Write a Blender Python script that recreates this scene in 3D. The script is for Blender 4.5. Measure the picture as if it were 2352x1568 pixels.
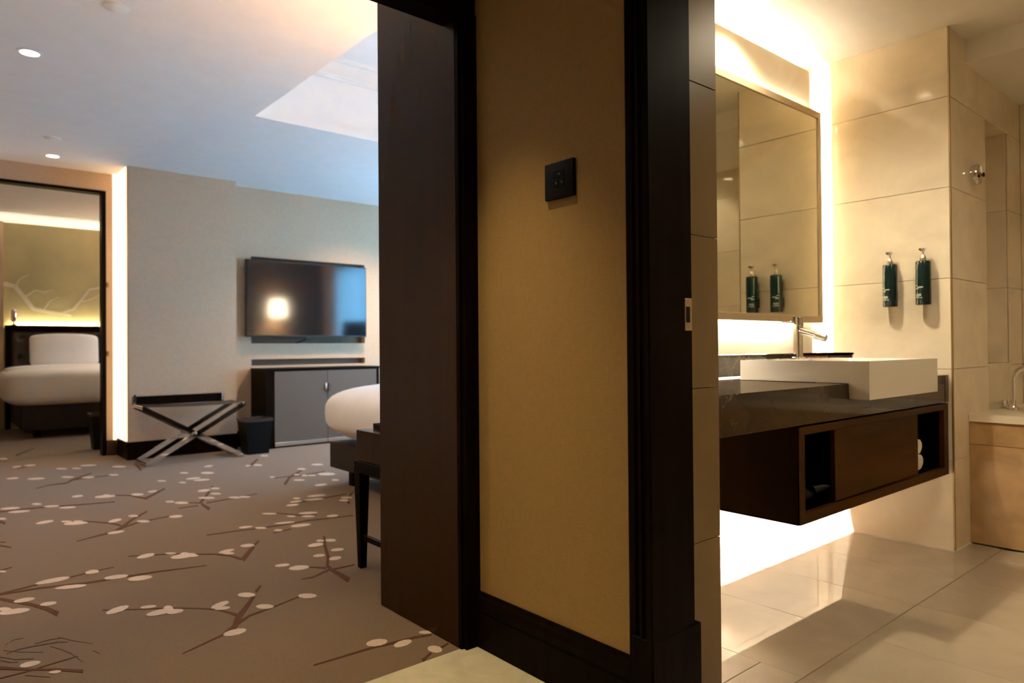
import bpy, bmesh, math, random
from mathutils import Vector, Matrix
random.seed(4)
for o in list(bpy.data.objects):
    bpy.data.objects.remove(o)
SC = bpy.context.scene
COL = SC.collection

# ------------------------------------------------------------------ camera
YAW, PITCH, ROLL = 0.703731, 0.0081162, -0.0079297
fw = Vector((math.sin(YAW)*math.cos(PITCH), math.cos(YAW)*math.cos(PITCH), math.sin(PITCH)))
rt0 = Vector((math.cos(YAW), -math.sin(YAW), 0)); up0 = rt0.cross(fw)
rt = rt0*math.cos(ROLL)+up0*math.sin(ROLL); up = up0*math.cos(ROLL)-rt0*math.sin(ROLL)
cd = bpy.data.cameras.new('camera'); cam = bpy.data.objects.new('camera', cd); COL.objects.link(cam)
cam.matrix_world = Matrix(((rt.x, up.x, -fw.x, 0), (rt.y, up.y, -fw.y, 0), (rt.z, up.z, -fw.z, 1.0), (0, 0, 0, 1)))
cd.sensor_width = 36.0; cd.lens = 1591.3/2352*36; cd.clip_start = 0.05; cd.clip_end = 100
cd.dof.use_dof = True; cd.dof.focus_distance = 2.05; cd.dof.aperture_fstop = 3.2
SC.camera = cam

# ------------------------------------------------------------------ sky, exposure
w = bpy.data.worlds.new('sky'); SC.world = w; w.use_nodes = True
wb = w.node_tree.nodes['Background']; wb.inputs[0].default_value = (0.31, 0.62, 0.93, 1); wb.inputs[1].default_value = 28.0
SC.view_settings.view_transform = 'Standard'; SC.view_settings.look = 'None'
SC.view_settings.exposure = 0.0; SC.view_settings.gamma = 1.0; SC.view_settings.use_curve_mapping = False
cy = SC.cycles
cy.max_bounces = 10; cy.diffuse_bounces = 5; cy.glossy_bounces = 5; cy.transmission_bounces = 6
cy.sample_clamp_indirect = 12.0; cy.caustics_reflective = False; cy.caustics_refractive = False
cy.use_denoising = True; cy.blur_glossy = 0.5
WARM = (1.0, 0.86, 0.62); WARMW = (1.0, 0.80, 0.58); LEDW = (1.0, 0.90, 0.72); LEDF = (1.0, 0.89, 0.80)

def lamp(name, kind, loc, energy, color, size=0.05, parent=None, target=None, angle=80, blend=0.6, size_y=None):
    d = bpy.data.lights.new(name, kind); d.energy = energy; d.color = color
    if kind == 'SPOT':
        d.spot_size = math.radians(angle); d.spot_blend = blend; d.shadow_soft_size = size
    elif kind == 'POINT':
        d.shadow_soft_size = size
    elif kind == 'AREA':
        d.size = size
        if size_y: d.shape = 'RECTANGLE'; d.size_y = size_y
    o = bpy.data.objects.new(name, d); COL.objects.link(o)
    o.location = loc
    if target is not None:
        o.rotation_euler = (Vector(target)-Vector(loc)).to_track_quat('-Z', 'Y').to_euler()
    if parent is not None:
        o.parent = parent; o.location = Vector(loc)-WL.get(parent.name, Vector((0, 0, 0)))
    return o
# daylight enters through the bedroom window: a light portal that only guides the sky's own light
pd = bpy.data.lights.new('window_portal', 'AREA'); pd.shape = 'RECTANGLE'; pd.size = 3.9; pd.size_y = 2.2
pd.cycles.is_portal = True
po = bpy.data.objects.new('window_portal', pd); COL.objects.link(po); po.location = (5.71, 4.9, 1.4)
po.rotation_euler = Vector((-1, 0, 0)).to_track_quat('-Z', 'Z').to_euler()

pd2 = bpy.data.lights.new('window_portal', 'AREA'); pd2.shape = 'RECTANGLE'; pd2.size = .8; pd2.size_y = 1.2; pd2.cycles.is_portal = True  # portal for the added second-room window
po2 = bpy.data.objects.new('window_portal', pd2); COL.objects.link(po2); po2.location = (5.71, 9.55, 1.75); po2.rotation_euler = po.rotation_euler

# ------------------------------------------------------------------ materials
def nodes(name):
    m = bpy.data.materials.new(name); m.use_nodes = True
    return m, m.node_tree.nodes, m.node_tree.links, m.node_tree.nodes['Principled BSDF']
def mat(name, col, rough=0.5, metal=0.0, spec=0.5, var=0.0, vscale=8.0, bump=0.0, bscale=200.0, stretch=(1, 1, 1), coat=0.0, col2=None, emis=None, estr=0.0, detail=6, dist=0.0, sheen=0.0):
    m, N, L, b = nodes(name)
    b.inputs['Base Color'].default_value = (*col, 1); b.inputs['Roughness'].default_value = rough
    b.inputs['Metallic'].default_value = metal; b.inputs['Specular IOR Level'].default_value = spec
    b.inputs['Coat Weight'].default_value = coat; b.inputs['Coat Roughness'].default_value = 0.08
    if sheen: b.inputs['Sheen Weight'].default_value = sheen
    if emis:
        b.inputs['Emission Color'].default_value = (*emis, 1); b.inputs['Emission Strength'].default_value = estr
    tc = N.new('ShaderNodeTexCoord'); mp = N.new('ShaderNodeMapping'); L.new(tc.outputs['Object'], mp.inputs[0])
    oi = N.new('ShaderNodeObjectInfo'); sc = N.new('ShaderNodeVectorMath'); sc.operation = 'SCALE'
    mp.inputs['Scale'].default_value = stretch
    cmb = N.new('ShaderNodeCombineXYZ')
    for k in range(3): L.new(oi.outputs['Random'], cmb.inputs[k])
    L.new(cmb.outputs[0], sc.inputs[0]); sc.inputs['Scale'].default_value = 17.0
    L.new(sc.outputs[0], mp.inputs['Location'])
    if var or col2:
        n = N.new('ShaderNodeTexNoise'); n.inputs['Scale'].default_value = vscale; n.inputs['Detail'].default_value = detail
        n.inputs['Distortion'].default_value = dist
        L.new(mp.outputs[0], n.inputs['Vector'])
        r = N.new('ShaderNodeValToRGB'); L.new(n.outputs['Fac'], r.inputs[0])
        r.color_ramp.elements[0].position = 0.3; r.color_ramp.elements[1].position = 0.7
        c2 = col2 if col2 else tuple(min(1, c*(1+var)) for c in col)
        c1 = col if col2 else tuple(c*(1-var) for c in col)
        r.color_ramp.elements[0].color = (*c1, 1); r.color_ramp.elements[1].color = (*c2, 1)
        L.new(r.outputs[0], b.inputs['Base Color'])
    if bump:
        n2 = N.new('ShaderNodeTexNoise'); n2.inputs['Scale'].default_value = bscale; n2.inputs['Detail'].default_value = 3
        L.new(mp.outputs[0], n2.inputs['Vector'])
        bp = N.new('ShaderNodeBump'); bp.inputs['Strength'].default_value = bump; bp.inputs['Distance'].default_value = 0.004
        L.new(n2.outputs['Fac'], bp.inputs['Height']); L.new(bp.outputs[0], b.inputs['Normal'])
    return m
def emit(name, col, s):
    m, N, L, b = nodes(name)
    b.inputs['Base Color'].default_value = (*[min(1, c) for c in col], 1); b.inputs['Roughness'].default_value = 0.6
    b.inputs['Emission Color'].default_value = (*col, 1); b.inputs['Emission Strength'].default_value = s
    return m
M = {}
M['wood'] = mat('dark stained wood', (0.0062, 0.0031, 0.0015), 0.36, var=0.45, vscale=5, stretch=(6, 6, 0.5), spec=0.03)
M['wood_gloss'] = mat('lacquered dark veneer', (0.034, 0.0132, 0.0032), 0.26, var=0.05, vscale=4, stretch=(7, 7, 0.35), spec=0.15, bump=0.0)
M['wood_warm'] = mat('brown wood', (0.045, 0.018, 0.008), 0.4, var=0.35, vscale=6, stretch=(1, 6, 6))
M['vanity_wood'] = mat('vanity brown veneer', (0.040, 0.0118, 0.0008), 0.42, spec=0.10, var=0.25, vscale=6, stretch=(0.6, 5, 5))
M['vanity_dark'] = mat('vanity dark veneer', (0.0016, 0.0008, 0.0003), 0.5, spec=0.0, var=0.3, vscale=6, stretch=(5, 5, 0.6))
M['black'] = mat('matt black', (0.0035, 0.0033, 0.003), 0.5, spec=0.15, var=0.1)
M['switch'] = mat('switch black', (0.0022, 0.0025, 0.002), 0.4, spec=0.12)
M['switch_mark'] = mat('grey switch symbol', (0.05, 0.05, 0.045), 0.5)
M['cream'] = mat('cream wall tile', (0.76, 0.655, 0.49), 0.09, var=0.09, vscale=3.0, dist=1.2, bump=0.0)
M['cream_floor'] = mat('cream floor tile', (0.38, 0.31, 0.225), 0.025, spec=1.0, var=0.08, vscale=4.0, dist=0.8)
M['tile_brown'] = mat('taupe tile', (0.235, 0.165, 0.080), 0.32, spec=0.25, var=0.08, vscale=4.0, dist=0.8)
M['grout'] = mat('tile joint', (0.16, 0.095, 0.04), 0.8)
M['marble_hall'] = mat('cream marble', (0.55, 0.50, 0.34), 0.10, var=0.10, vscale=7.0, dist=1.5)
M['emperador'] = None
M['plaster'] = mat('white ceiling paint', (0.84, 0.82, 0.80), 0.9, var=0.02)
M['plaster_bath'] = mat('bathroom ceiling paint', (0.84, 0.80, 0.72), 0.85, var=0.02)
M['paper_bed'] = mat('beige wall covering', (0.52, 0.36, 0.235), 0.8, var=0.04, vscale=40, bump=0.1, bscale=400)
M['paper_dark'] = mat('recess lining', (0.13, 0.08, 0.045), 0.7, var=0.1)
M['ceramic'] = mat('white glazed ceramic', (0.68, 0.63, 0.55), 0.06, spec=0.6)
M['chrome'] = mat('chrome', (0.75, 0.73, 0.70), 0.045, metal=1.0)
M['steel'] = mat('brushed steel', (0.55, 0.47, 0.36), 0.28, metal=1.0)
M['frame_metal'] = mat('champagne metal', (0.46, 0.36, 0.23), 0.38, metal=0.7)
M['bronze'] = mat('bronze strip', (0.26, 0.17, 0.06), 0.4, metal=0.6)
M['white_cloth'] = mat('white bed linen', (0.88, 0.87, 0.88), 0.85, var=0.02, bump=0.25, bscale=14, sheen=0.2)
M['towel'] = mat('white terry towel', (0.80, 0.75, 0.62), 0.95, bump=0.6, bscale=260)
M['leather'] = mat('dark brown leather', (0.035, 0.019, 0.010), 0.42, var=0.2, bump=0.15, bscale=120)
M['bed_base'] = mat('dark bed base fabric', (0.020, 0.012, 0.008), 0.8, var=0.2)
M['grey_door'] = mat('grey fabric door', (0.115, 0.074, 0.046), 0.6, var=0.05, vscale=60)
M['bottle'] = mat('dark green bottle', (0.0035, 0.013, 0.0115), 0.14, spec=0.3)
M['print'] = mat('pale green print', (0.40, 0.47, 0.36), 0.6)
M['screen'] = mat('television glass', (0.003, 0.003, 0.004), 0.09, spec=0.5)
M['plastic'] = mat('black plastic', (0.008, 0.008, 0.009), 0.35)
M['branch'] = mat('brown carpet pile', (0.085, 0.028, 0.006), 0.95, var=0.25, vscale=60, bump=0.4, bscale=500)
M['scrib'] = mat('charcoal carpet lines', (0.075, 0.046, 0.028), 0.95, var=0.3, vscale=60, bump=0.4, bscale=500)
M['blossom'] = mat('cream carpet pile', (0.55, 0.44, 0.36), 0.95, var=0.08, vscale=90, bump=0.4, bscale=500)
M['carpet'] = mat('taupe carpet pile', (0.155, 0.097, 0.051), 0.97, var=0.10, vscale=120, bump=0.5, bscale=600, sheen=0.15)
M['panel_brown'] = mat('brown wall panelling', (0.075, 0.050, 0.028), 0.55, var=0.15, vscale=5, stretch=(5, 5, 0.5))
M['mural_wall'] = mat('olive gold mural paper', (0.34, 0.285, 0.145), 0.7, var=0.10, vscale=3)
M['mural_branch'] = mat('pale mural paint', (0.50, 0.45, 0.34), 0.7)
M['curtain'] = None
M['tub_stone'] = mat('tan stone', (0.42, 0.26, 0.115), 0.22, var=0.18, vscale=6, dist=1.0)
M['led_top'] = emit('led panel top', LEDW, 260.0)
M['led_side'] = emit('led panel side', LEDW, 800.0)
M['led_mirror'] = emit('led mirror', LEDW, 1200.0)
M['led_floor'] = emit('led under vanity', LEDF, 9000.0)
M['coffer_fill_led'] = emit('coffer fill led', (1.0, 0.90, 0.80), 13.0)
M['led_mirror_top'] = emit('led mirror top', LEDW, 92.0)
M['led_mirror_low'] = emit('led mirror low', LEDW, 260.0)
M['led_gap'] = emit('led backsplash', (1, .9, .75), 3.0)
M['led_col'] = emit('led column', (1.0, 0.74, 0.48), 1.8)
M['cove'] = emit('cove glow', (1.0, 0.88, 0.72), 0.72)
M['down'] = emit('downlight lens', (1.0, 0.9, 0.75), 6.0)
M['down_bath'] = emit('bath downlight lens', (1.0, 0.85, 0.6), 14.0)
M['shade'] = emit('lamp shade', (1.0, 0.80, 0.55), 32.0)
M['hb_led'] = emit('headboard led', (1.0, 0.84, 0.50), 300.0)

def veined(name):
    m, N, L, b = nodes(name)
    tc = N.new('ShaderNodeTexCoord')
    n = N.new('ShaderNodeTexNoise'); n.inputs['Scale'].default_value = 5; n.inputs['Detail'].default_value = 8; n.inputs['Distortion'].default_value = 1.2
    L.new(tc.outputs['Object'], n.inputs['Vector'])
    r = N.new('ShaderNodeValToRGB'); L.new(n.outputs['Fac'], r.inputs[0])
    r.color_ramp.elements[0].position = .3; r.color_ramp.elements[0].color = (.020, .013, .0065, 1)
    r.color_ramp.elements[1].position = .72; r.color_ramp.elements[1].color = (.052, .035, .019, 1)
    v = N.new('ShaderNodeTexVoronoi'); v.feature = 'DISTANCE_TO_EDGE'; v.inputs['Scale'].default_value = 9
    mx = N.new('ShaderNodeVectorMath'); mx.operation = 'ADD'
    n2 = N.new('ShaderNodeTexNoise'); n2.inputs['Scale'].default_value = 7; n2.inputs['Detail'].default_value = 6
    L.new(tc.outputs['Object'], n2.inputs['Vector']); L.new(tc.outputs['Object'], mx.inputs[0])
    s = N.new('ShaderNodeVectorMath'); s.operation = 'SCALE'; s.inputs['Scale'].default_value = .35
    L.new(n2.outputs['Color'], s.inputs[0]); L.new(s.outputs[0], mx.inputs[1]); L.new(mx.outputs[0], v.inputs['Vector'])
    r2 = N.new('ShaderNodeValToRGB'); L.new(v.outputs['Distance'], r2.inputs[0])
    r2.color_ramp.elements[0].position = 0.0; r2.color_ramp.elements[0].color = (1, 1, 1, 1)
    r2.color_ramp.elements[1].position = .022; r2.color_ramp.elements[1].color = (0, 0, 0, 1)
    n3 = N.new('ShaderNodeTexNoise'); n3.inputs['Scale'].default_value = 4.5; L.new(tc.outputs['Object'], n3.inputs['Vector'])
    r3 = N.new('ShaderNodeValToRGB'); L.new(n3.outputs['Fac'], r3.inputs[0]); r3.color_ramp.elements[0].position = .46; r3.color_ramp.elements[1].position = .7
    ml = N.new('ShaderNodeMath'); ml.operation = 'MULTIPLY'; L.new(r2.outputs[0], ml.inputs[0]); L.new(r3.outputs[0], ml.inputs[1])
    mix = N.new('ShaderNodeMix'); mix.data_type = 'RGBA'
    L.new(ml.outputs[0], mix.inputs[0]); L.new(r.outputs[0], mix.inputs[6]); mix.inputs[7].default_value = (.24, .17, .105, 1)
    L.new(mix.outputs[2], b.inputs['Base Color']); b.inputs['Roughness'].default_value = .07; b.inputs['Specular IOR Level'].default_value = .35
    return m
M['emperador'] = veined('dark brown marble')

def woven(name, c1, c2):
    m, N, L, b = nodes(name)
    tc = N.new('ShaderNodeTexCoord')
    outs = []
    for st in ((1, 60, 900), (1, 900, 60)):
        mp = N.new('ShaderNodeMapping'); mp.inputs['Scale'].default_value = st; L.new(tc.outputs['Object'], mp.inputs[0])
        n = N.new('ShaderNodeTexNoise'); n.inputs['Scale'].default_value = 1.0; n.inputs['Detail'].default_value = 2; L.new(mp.outputs[0], n.inputs['Vector'])
        outs.append(n.outputs['Fac'])
    a = N.new('ShaderNodeMath'); a.operation = 'ADD'; L.new(outs[0], a.inputs[0]); L.new(outs[1], a.inputs[1])
    h = N.new('ShaderNodeMath'); h.operation = 'MULTIPLY'; h.inputs[1].default_value = .5; L.new(a.outputs[0], h.inputs[0])
    r = N.new('ShaderNodeValToRGB'); L.new(h.outputs[0], r.inputs[0])
    r.color_ramp.elements[0].position = .3; r.color_ramp.elements[1].position = .7
    r.color_ramp.elements[0].color = (*c1, 1); r.color_ramp.elements[1].color = (*c2, 1)
    L.new(r.outputs[0], b.inputs['Base Color']); b.inputs['Roughness'].default_value = .7; b.inputs['Specular IOR Level'].default_value = .3
    bp = N.new('ShaderNodeBump'); bp.inputs['Strength'].default_value = .15; bp.inputs['Distance'].default_value = .002
    L.new(h.outputs[0], bp.inputs['Height']); L.new(bp.outputs[0], b.inputs['Normal'])
    return m
M['gold'] = woven('woven gold wall covering', (.30, .178, .055), (.40, .25, .085))

M['screen'].node_tree.nodes['Principled BSDF'].inputs['IOR'].default_value = 1.85
def glassy():
    m, N, L, b = nodes('mirror silvering')
    b.inputs['Base Color'].default_value = (.80, .80, .68, 1); b.inputs['Metallic'].default_value = 1; b.inputs['Roughness'].default_value = .012
    return m
M['mirror'] = glassy()
def sheer():
    m, N, L, b = nodes('sheer curtain')
    N.remove(b); out = N['Material Output']
    d = N.new('ShaderNodeBsdfDiffuse'); d.inputs[0].default_value = (.75, .8, .85, 1)
    t = N.new('ShaderNodeBsdfTranslucent'); t.inputs[0].default_value = (.60, .86, .98, 1)
    x = N.new('ShaderNodeBsdfTransparent')
    a = N.new('ShaderNodeMixShader'); a.inputs[0].default_value = .75; L.new(d.outputs[0], a.inputs[1]); L.new(t.outputs[0], a.inputs[2])
    c = N.new('ShaderNodeMixShader'); c.inputs[0].default_value = .06; L.new(a.outputs[0], c.inputs[1]); L.new(x.outputs[0], c.inputs[2])
    L.new(c.outputs[0], out.inputs[0]); return m
M['curtain'] = sheer()
def clear():
    m, N, L, b = nodes('clear glass')
    b.inputs['Base Color'].default_value = (.98, .99, 1, 1); b.inputs['Roughness'].default_value = .02; b.inputs['Transmission Weight'].default_value = 1.0
    b.inputs['IOR'].default_value = 1.45
    return m
M['glass'] = clear()
def thin():
    m, N, L, b = nodes('window pane'); N.remove(b); out = N['Material Output']
    x = N.new('ShaderNodeBsdfTransparent'); g = N.new('ShaderNodeBsdfGlossy'); g.inputs['Roughness'].default_value = .02
    f = N.new('ShaderNodeFresnel'); f.inputs[0].default_value = 1.3
    c = N.new('ShaderNodeMixShader'); L.new(f.outputs[0], c.inputs[0]); L.new(x.outputs[0], c.inputs[1]); L.new(g.outputs[0], c.inputs[2]); L.new(c.outputs[0], out.inputs[0]); return m
M['pane'] = thin()

# ------------------------------------------------------------------ builders
WL = {}
def link(name, me, m, parent=None, smooth=False):
    if m is not None and not me.materials: me.materials.append(M[m] if isinstance(m, str) else m)
    o = bpy.data.objects.new(name, me); COL.objects.link(o)
    if parent is not None:
        o.parent = parent; WL[o.name] = WL[parent.name]
    else:
        WL[o.name] = Vector((0, 0, 0))
    if smooth:
        for p in me.polygons: p.use_smooth = True
    return o
def tag(o, label=None, cat=None, group=None, kind=None):
    if label: o['label'] = label
    if cat: o['category'] = cat
    if group: o['group'] = group
    if kind: o['kind'] = kind
    return o
def empty(name, loc, label=None, cat=None, group=None, kind=None):
    o = bpy.data.objects.new(name, None); COL.objects.link(o); o.location = loc; WL[o.name] = Vector(loc)
    o.empty_display_size = .1
    return tag(o, label, cat, group, kind)
def off(parent): return WL[parent.name] if parent is not None else Vector((0, 0, 0))
def finish(name, bm, m, parent, smooth=False, sharp=None):
    v = off(parent)
    if v.length: bmesh.ops.translate(bm, verts=bm.verts, vec=-v)
    bmesh.ops.recalc_face_normals(bm, faces=bm.faces)
    me = bpy.data.meshes.new(name); bm.to_mesh(me); bm.free()
    o = link(name, me, m, parent, smooth)
    if sharp is not None:
        me.set_sharp_from_angle(angle=math.radians(sharp))
    return o
def bm_box(bm, x0, x1, y0, y1, z0, z1, bevel=0.0, seg=2):
    r = bmesh.ops.create_cube(bm, size=1.0, matrix=Matrix.Translation(((x0+x1)/2, (y0+y1)/2, (z0+z1)/2)) @ Matrix.Diagonal((x1-x0, y1-y0, z1-z0, 1)))
    if bevel > 0:
        es = set()
        for v in r['verts']: es.update(v.link_edges)
        bmesh.ops.bevel(bm, geom=list(es), offset=bevel, segments=seg, affect='EDGES', profile=.5)
def box(name, b, m, parent=None, bevel=0.0, seg=2):
    bm = bmesh.new(); bm_box(bm, *b, bevel=bevel, seg=seg)
    return finish(name, bm, m, parent, smooth=bevel > 0, sharp=35 if bevel > 0 else None)
def boxes(name, bs, m, parent=None):
    bm = bmesh.new()
    for b in bs: bm_box(bm, *b)
    return finish(name, bm, m, parent)
def prism(name, pts, axis, a0, a1, m, parent=None, bevel=0.0, seg=2):
    """pts 2-D outline; axis 'x': pts are (y,z); 'y': (x,z); 'z': (x,y)"""
    bm = bmesh.new()
    def P(p, a): return {'x': (a, p[0], p[1]), 'y': (p[0], a, p[1]), 'z': (p[0], p[1], a)}[axis]
    v0 = [bm.verts.new(P(p, a0)) for p in pts]; v1 = [bm.verts.new(P(p, a1)) for p in pts]
    n = len(pts); bm.faces.new(v0); bm.faces.new(v1[::-1])
    for i in range(n): bm.faces.new((v0[i], v0[(i+1) % n], v1[(i+1) % n], v1[i]))
    if bevel: bmesh.ops.bevel(bm, geom=list(bm.edges), offset=bevel, segments=seg, affect='EDGES', profile=.5)
    return finish(name, bm, m, parent, smooth=bevel > 0, sharp=35 if bevel > 0 else None)
def bm_tube(bm, pts, rad, n=12, cap=True):
    pts = [Vector(p) for p in pts]; rads = rad if isinstance(rad, (list, tuple)) else [rad]*len(pts)
    rings = []; ref = None
    for i, p in enumerate(pts):
        t = (pts[min(i+1, len(pts)-1)]-pts[max(i-1, 0)]).normalized()
        if ref is None:
            ref = Vector((0, 0, 1)) if abs(t.z) < .9 else Vector((1, 0, 0))
        a = t.cross(ref).normalized(); bb = a.cross(t).normalized(); ref = bb
        rings.append([bm.verts.new(p+(a*math.cos(2*math.pi*k/n)+bb*math.sin(2*math.pi*k/n))*rads[i]) for k in range(n)])
    for i in range(len(rings)-1):
        for k in range(n): bm.faces.new((rings[i][k], rings[i][(k+1) % n], rings[i+1][(k+1) % n], rings[i+1][k]))
    if cap: bm.faces.new(rings[0]); bm.faces.new(rings[-1][::-1])
def tube(name, pts, rad, m, parent=None, n=12):
    bm = bmesh.new(); bm_tube(bm, pts, rad, n)
    return finish(name, bm, m, parent, smooth=True, sharp=50)
def lathe(name, prof, base, m, parent=None, n=28, axis='z', sharp=40):
    """prof: (radius, height) list; turned about an axis through base"""
    bm = bmesh.new(); rings = []
    B = Vector(base)
    def P(r, h, t):
        c, s = r*math.cos(t), r*math.sin(t)
        return B+Vector({'z': (c, s, h), 'x': (h, c, s), 'y': (c, h, s)}[axis])
    for r, h in prof:
        rings.append([bm.verts.new(P(max(r, 1e-5), h, 2*math.pi*k/n)) for k in range(n)])
    for i in range(len(rings)-1):
        for k in range(n): bm.faces.new((rings[i][k], rings[i][(k+1) % n], rings[i+1][(k+1) % n], rings[i+1][k]))
    bmesh.ops.remove_doubles(bm, verts=bm.verts, dist=2e-5)
    for e in (rings[0], rings[-1]):
        vs = [v for v in e if v.is_valid]
        if len(vs) == n and prof[0 if e is rings[0] else -1][0] > 1e-4:
            try: bm.faces.new(vs)
            except ValueError: pass
    return finish(name, bm, m, parent, smooth=True, sharp=sharp)
def soft(name, b, m, parent=None, nh=5.0, nv=2.6, seg=40, rings=24, warp=None):
    """cushion-like solid: horizontal corner power nh, vertical bulge power nv"""
    x0, x1, y0, y1, z0, z1 = b; c = Vector(((x0+x1)/2, (y0+y1)/2, (z0+z1)/2)); h = Vector(((x1-x0)/2, (y1-y0)/2, (z1-z0)/2))
    def sp(v, p): return math.copysign(abs(v)**(2.0/p), v)
    bm = bmesh.new(); R = []
    for i in range(rings+1):
        ph = -math.pi/2+math.pi*i/rings
        R.append([])
        for k in range(seg):
            th = 2*math.pi*k/seg
            q = Vector((sp(math.cos(ph), nv)*sp(math.cos(th), nh), sp(math.cos(ph), nv)*sp(math.sin(th), nh), sp(math.sin(ph), nv)))
            p = c+Vector((q.x*h.x, q.y*h.y, q.z*h.z))
            if warp: p = warp(p, q)
            R[-1].append(bm.verts.new(p))
    for i in range(rings):
        for k in range(seg): bm.faces.new((R[i][k], R[i][(k+1) % seg], R[i+1][(k+1) % seg], R[i+1][k]))
    bmesh.ops.remove_doubles(bm, verts=bm.verts, dist=1e-4)
    return finish(name, bm, m, parent, smooth=True)
def struct(o): o['kind'] = 'structure'; return o
TILE = {}
def tile(name, b, m, parent, bevel=.0012):
    """one tile; alike tiles share their mesh"""
    x0, x1, y0, y1, z0, z1 = b; d = (round(x1-x0, 3), round(y1-y0, 3), round(z1-z0, 3))
    key = (d, m)
    if key not in TILE:
        bm = bmesh.new(); bm_box(bm, -d[0]/2, d[0]/2, -d[1]/2, d[1]/2, -d[2]/2, d[2]/2, bevel=bevel, seg=1)
        me = bpy.data.meshes.new(name); bm.to_mesh(me); bm.free(); me.materials.append(M[m]); TILE[key] = me
    o = bpy.data.objects.new(name, TILE[key]); COL.objects.link(o); o.parent = parent; WL[o.name] = WL[parent.name]
    o.location = Vector(((x0+x1)/2, (y0+y1)/2, (z0+z1)/2))-off(parent)
    return o
J = .0012
ZB = [0.0, .436, .877, 1.317, 1.758, 2.197, 2.536]
def tiles_x(parent, X, d, ys, zs, m, th=.011):      # tiles on a plane of constant X; d = side they face
    for i in range(len(ys)-1):
        for k in range(len(zs)-1):
            x0, x1 = (X, X+th) if d < 0 else (X-th, X)
            tile('wall_tile', (x0, x1, ys[i]+J, ys[i+1]-J, zs[k]+J, zs[k+1]-J), m, parent)
def tiles_y(parent, Y, d, xs, zs, m, th=.011):
    for i in range(len(xs)-1):
        for k in range(len(zs)-1):
            y0, y1 = (Y, Y+th) if d < 0 else (Y-th, Y)
            tile('wall_tile', (xs[i]+J, xs[i+1]-J, y0, y1, zs[k]+J, zs[k+1]-J), m, parent)

# ================================================================== THE SETTING
# ---- hall
struct(box('floor_hall', (-.7, 1.424, -1.5, 1.877, -.06, .0), 'marble_hall'))
struct(box('ceiling_hall', (-.7, 1.55, -1.5, 1.95, 2.45, 2.55), 'plaster'))
wh = struct(box('wall_hall', (1.424, 1.55, 1.17, 1.875, 0, 2.45), 'gold'))
struct(box('wall_hall_near', (1.424, 1.55, -1.5, .2, 0, 2.45), 'gold'))
struct(box('wall_hall_over_door', (1.424, 1.55, .2, 1.17, 2.12, 2.45), 'gold'))
struct(box('wall_left', (-.8, -.7, -1.6, 11.2, 0, 3.4), 'paper_bed'))
struct(box('wall_back', (-.7, 5.1, -1.6, -1.5, 0, 2.7), 'paper_bed'))
bb = struct(prism('baseboard_hall', [(1.424, 0), (1.410, 0), (1.410, .112), (1.413, .116), (1.413, .121), (1.409, .125), (1.409, .148), (1.412, .163), (1.416, .172), (1.418, .184), (1.424, .184)], 'y', 1.178, 1.852, 'wood'))
# hall-to-bedroom opening: jamb with a stepped edge, header, wood panel beyond
j = struct(prism('trim_1', [(1.3565, 1.868), (1.366, 1.868), (1.366, 1.852), (1.424, 1.852), (1.424, 1.930), (1.3565, 1.930)], 'z', 0, 2.12, 'wood'))
struct(box('trim_2', (-.7, 1.43, 1.858, 1.95, 2.100, 2.72), 'wood'))
pn = tag(box('wood_panel', (1.3555, 1.405, 1.884, 2.399, 0, 2.683), 'wood_gloss', bevel=.002, seg=1), 'tall dark brown veneered panel standing upright at the edge of the bedroom carpet', 'panel')
# bathroom doorway: casing with grooves, jamb with rebate and strike plate
j3 = struct(prism('trim_3', [(1.424, 1.184), (1.398, 1.184), (1.394, 1.178), (1.394, 1.160), (1.400, 1.156), (1.400, 1.147), (1.390, 1.144), (1.388, 1.134), (1.394, 1.131), (1.394, 1.121), (1.386, 1.117), (1.385, 1.104), (1.388, 1.100), (1.530, 1.100), (1.530, 1.107), (1.574, 1.107), (1.576, 1.110), (1.576, 1.170), (1.424, 1.170)], 'z', 0, 2.12, 'wood'))
box('plinth', (1.388, 1.592, 1.0985, 1.168, 0, .258), 'wood', j3, bevel=.002, seg=1)
sp = box('strike_plate', (1.541, 1.573, 1.1045, 1.1075, 1.040, 1.127), 'steel', j3, bevel=.0015, seg=1); sp['label'] = 'brushed steel strike plate'
box('strike_hole', (1.546, 1.562, 1.1035, 1.1060, 1.062, 1.104), 'black', sp)
for zz in (1.0505, 1.1165): lathe('screw', [(.0001, 0), (.0042, 0), (.0042, .0012), (.0001, .0016)], (1.556, 1.1045, zz), 'bronze', sp, n=12, axis='y')
struct(box('trim_4', (1.385, 1.576, .12, 1.17, 2.10, 2.2), 'wood'))
struct(box('trim_5', (1.385, 1.576, .12, .2, 0, 2.12), 'wood'))

# ---- bathroom shell
struct(box('ceiling_bathroom', (1.55, 5.07, -1.0, 1.95, 2.536, 2.64), 'plaster_bath'))
struct(box('ceiling_bulkhead', (4.012, 4.97, -.9, 1.183, 2.415, 2.5355), 'plaster_bath'))
fb = struct(box('floor_bathroom', (1.424, 4.97, -1.0, 1.86, -.06, -.0115), 'grout'))
xs = [1.424, 1.576, 2.016, 2.457, 2.898, 3.339, 3.776]; ys = [-.9, -.73, .151, 1.033, 1.845]
for i in range(len(xs)-1):
    for k in range(len(ys)-1):
        if i == 0 and k != 1 and k != 2: continue
        y1 = ys[k+1]
        if xs[i] < 1.79 and k == 3:
            y1 = 1.172; tile('floor_tile', (1.80+J, 2.016-J, 1.172+J, 1.845, -.0115, 0), 'cream_floor', fb)
        tile('floor_tile', (xs[i]+J, xs[i+1]-J, ys[k]+J, y1-J, -.0115, 0), 'cream_floor', fb)
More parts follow.
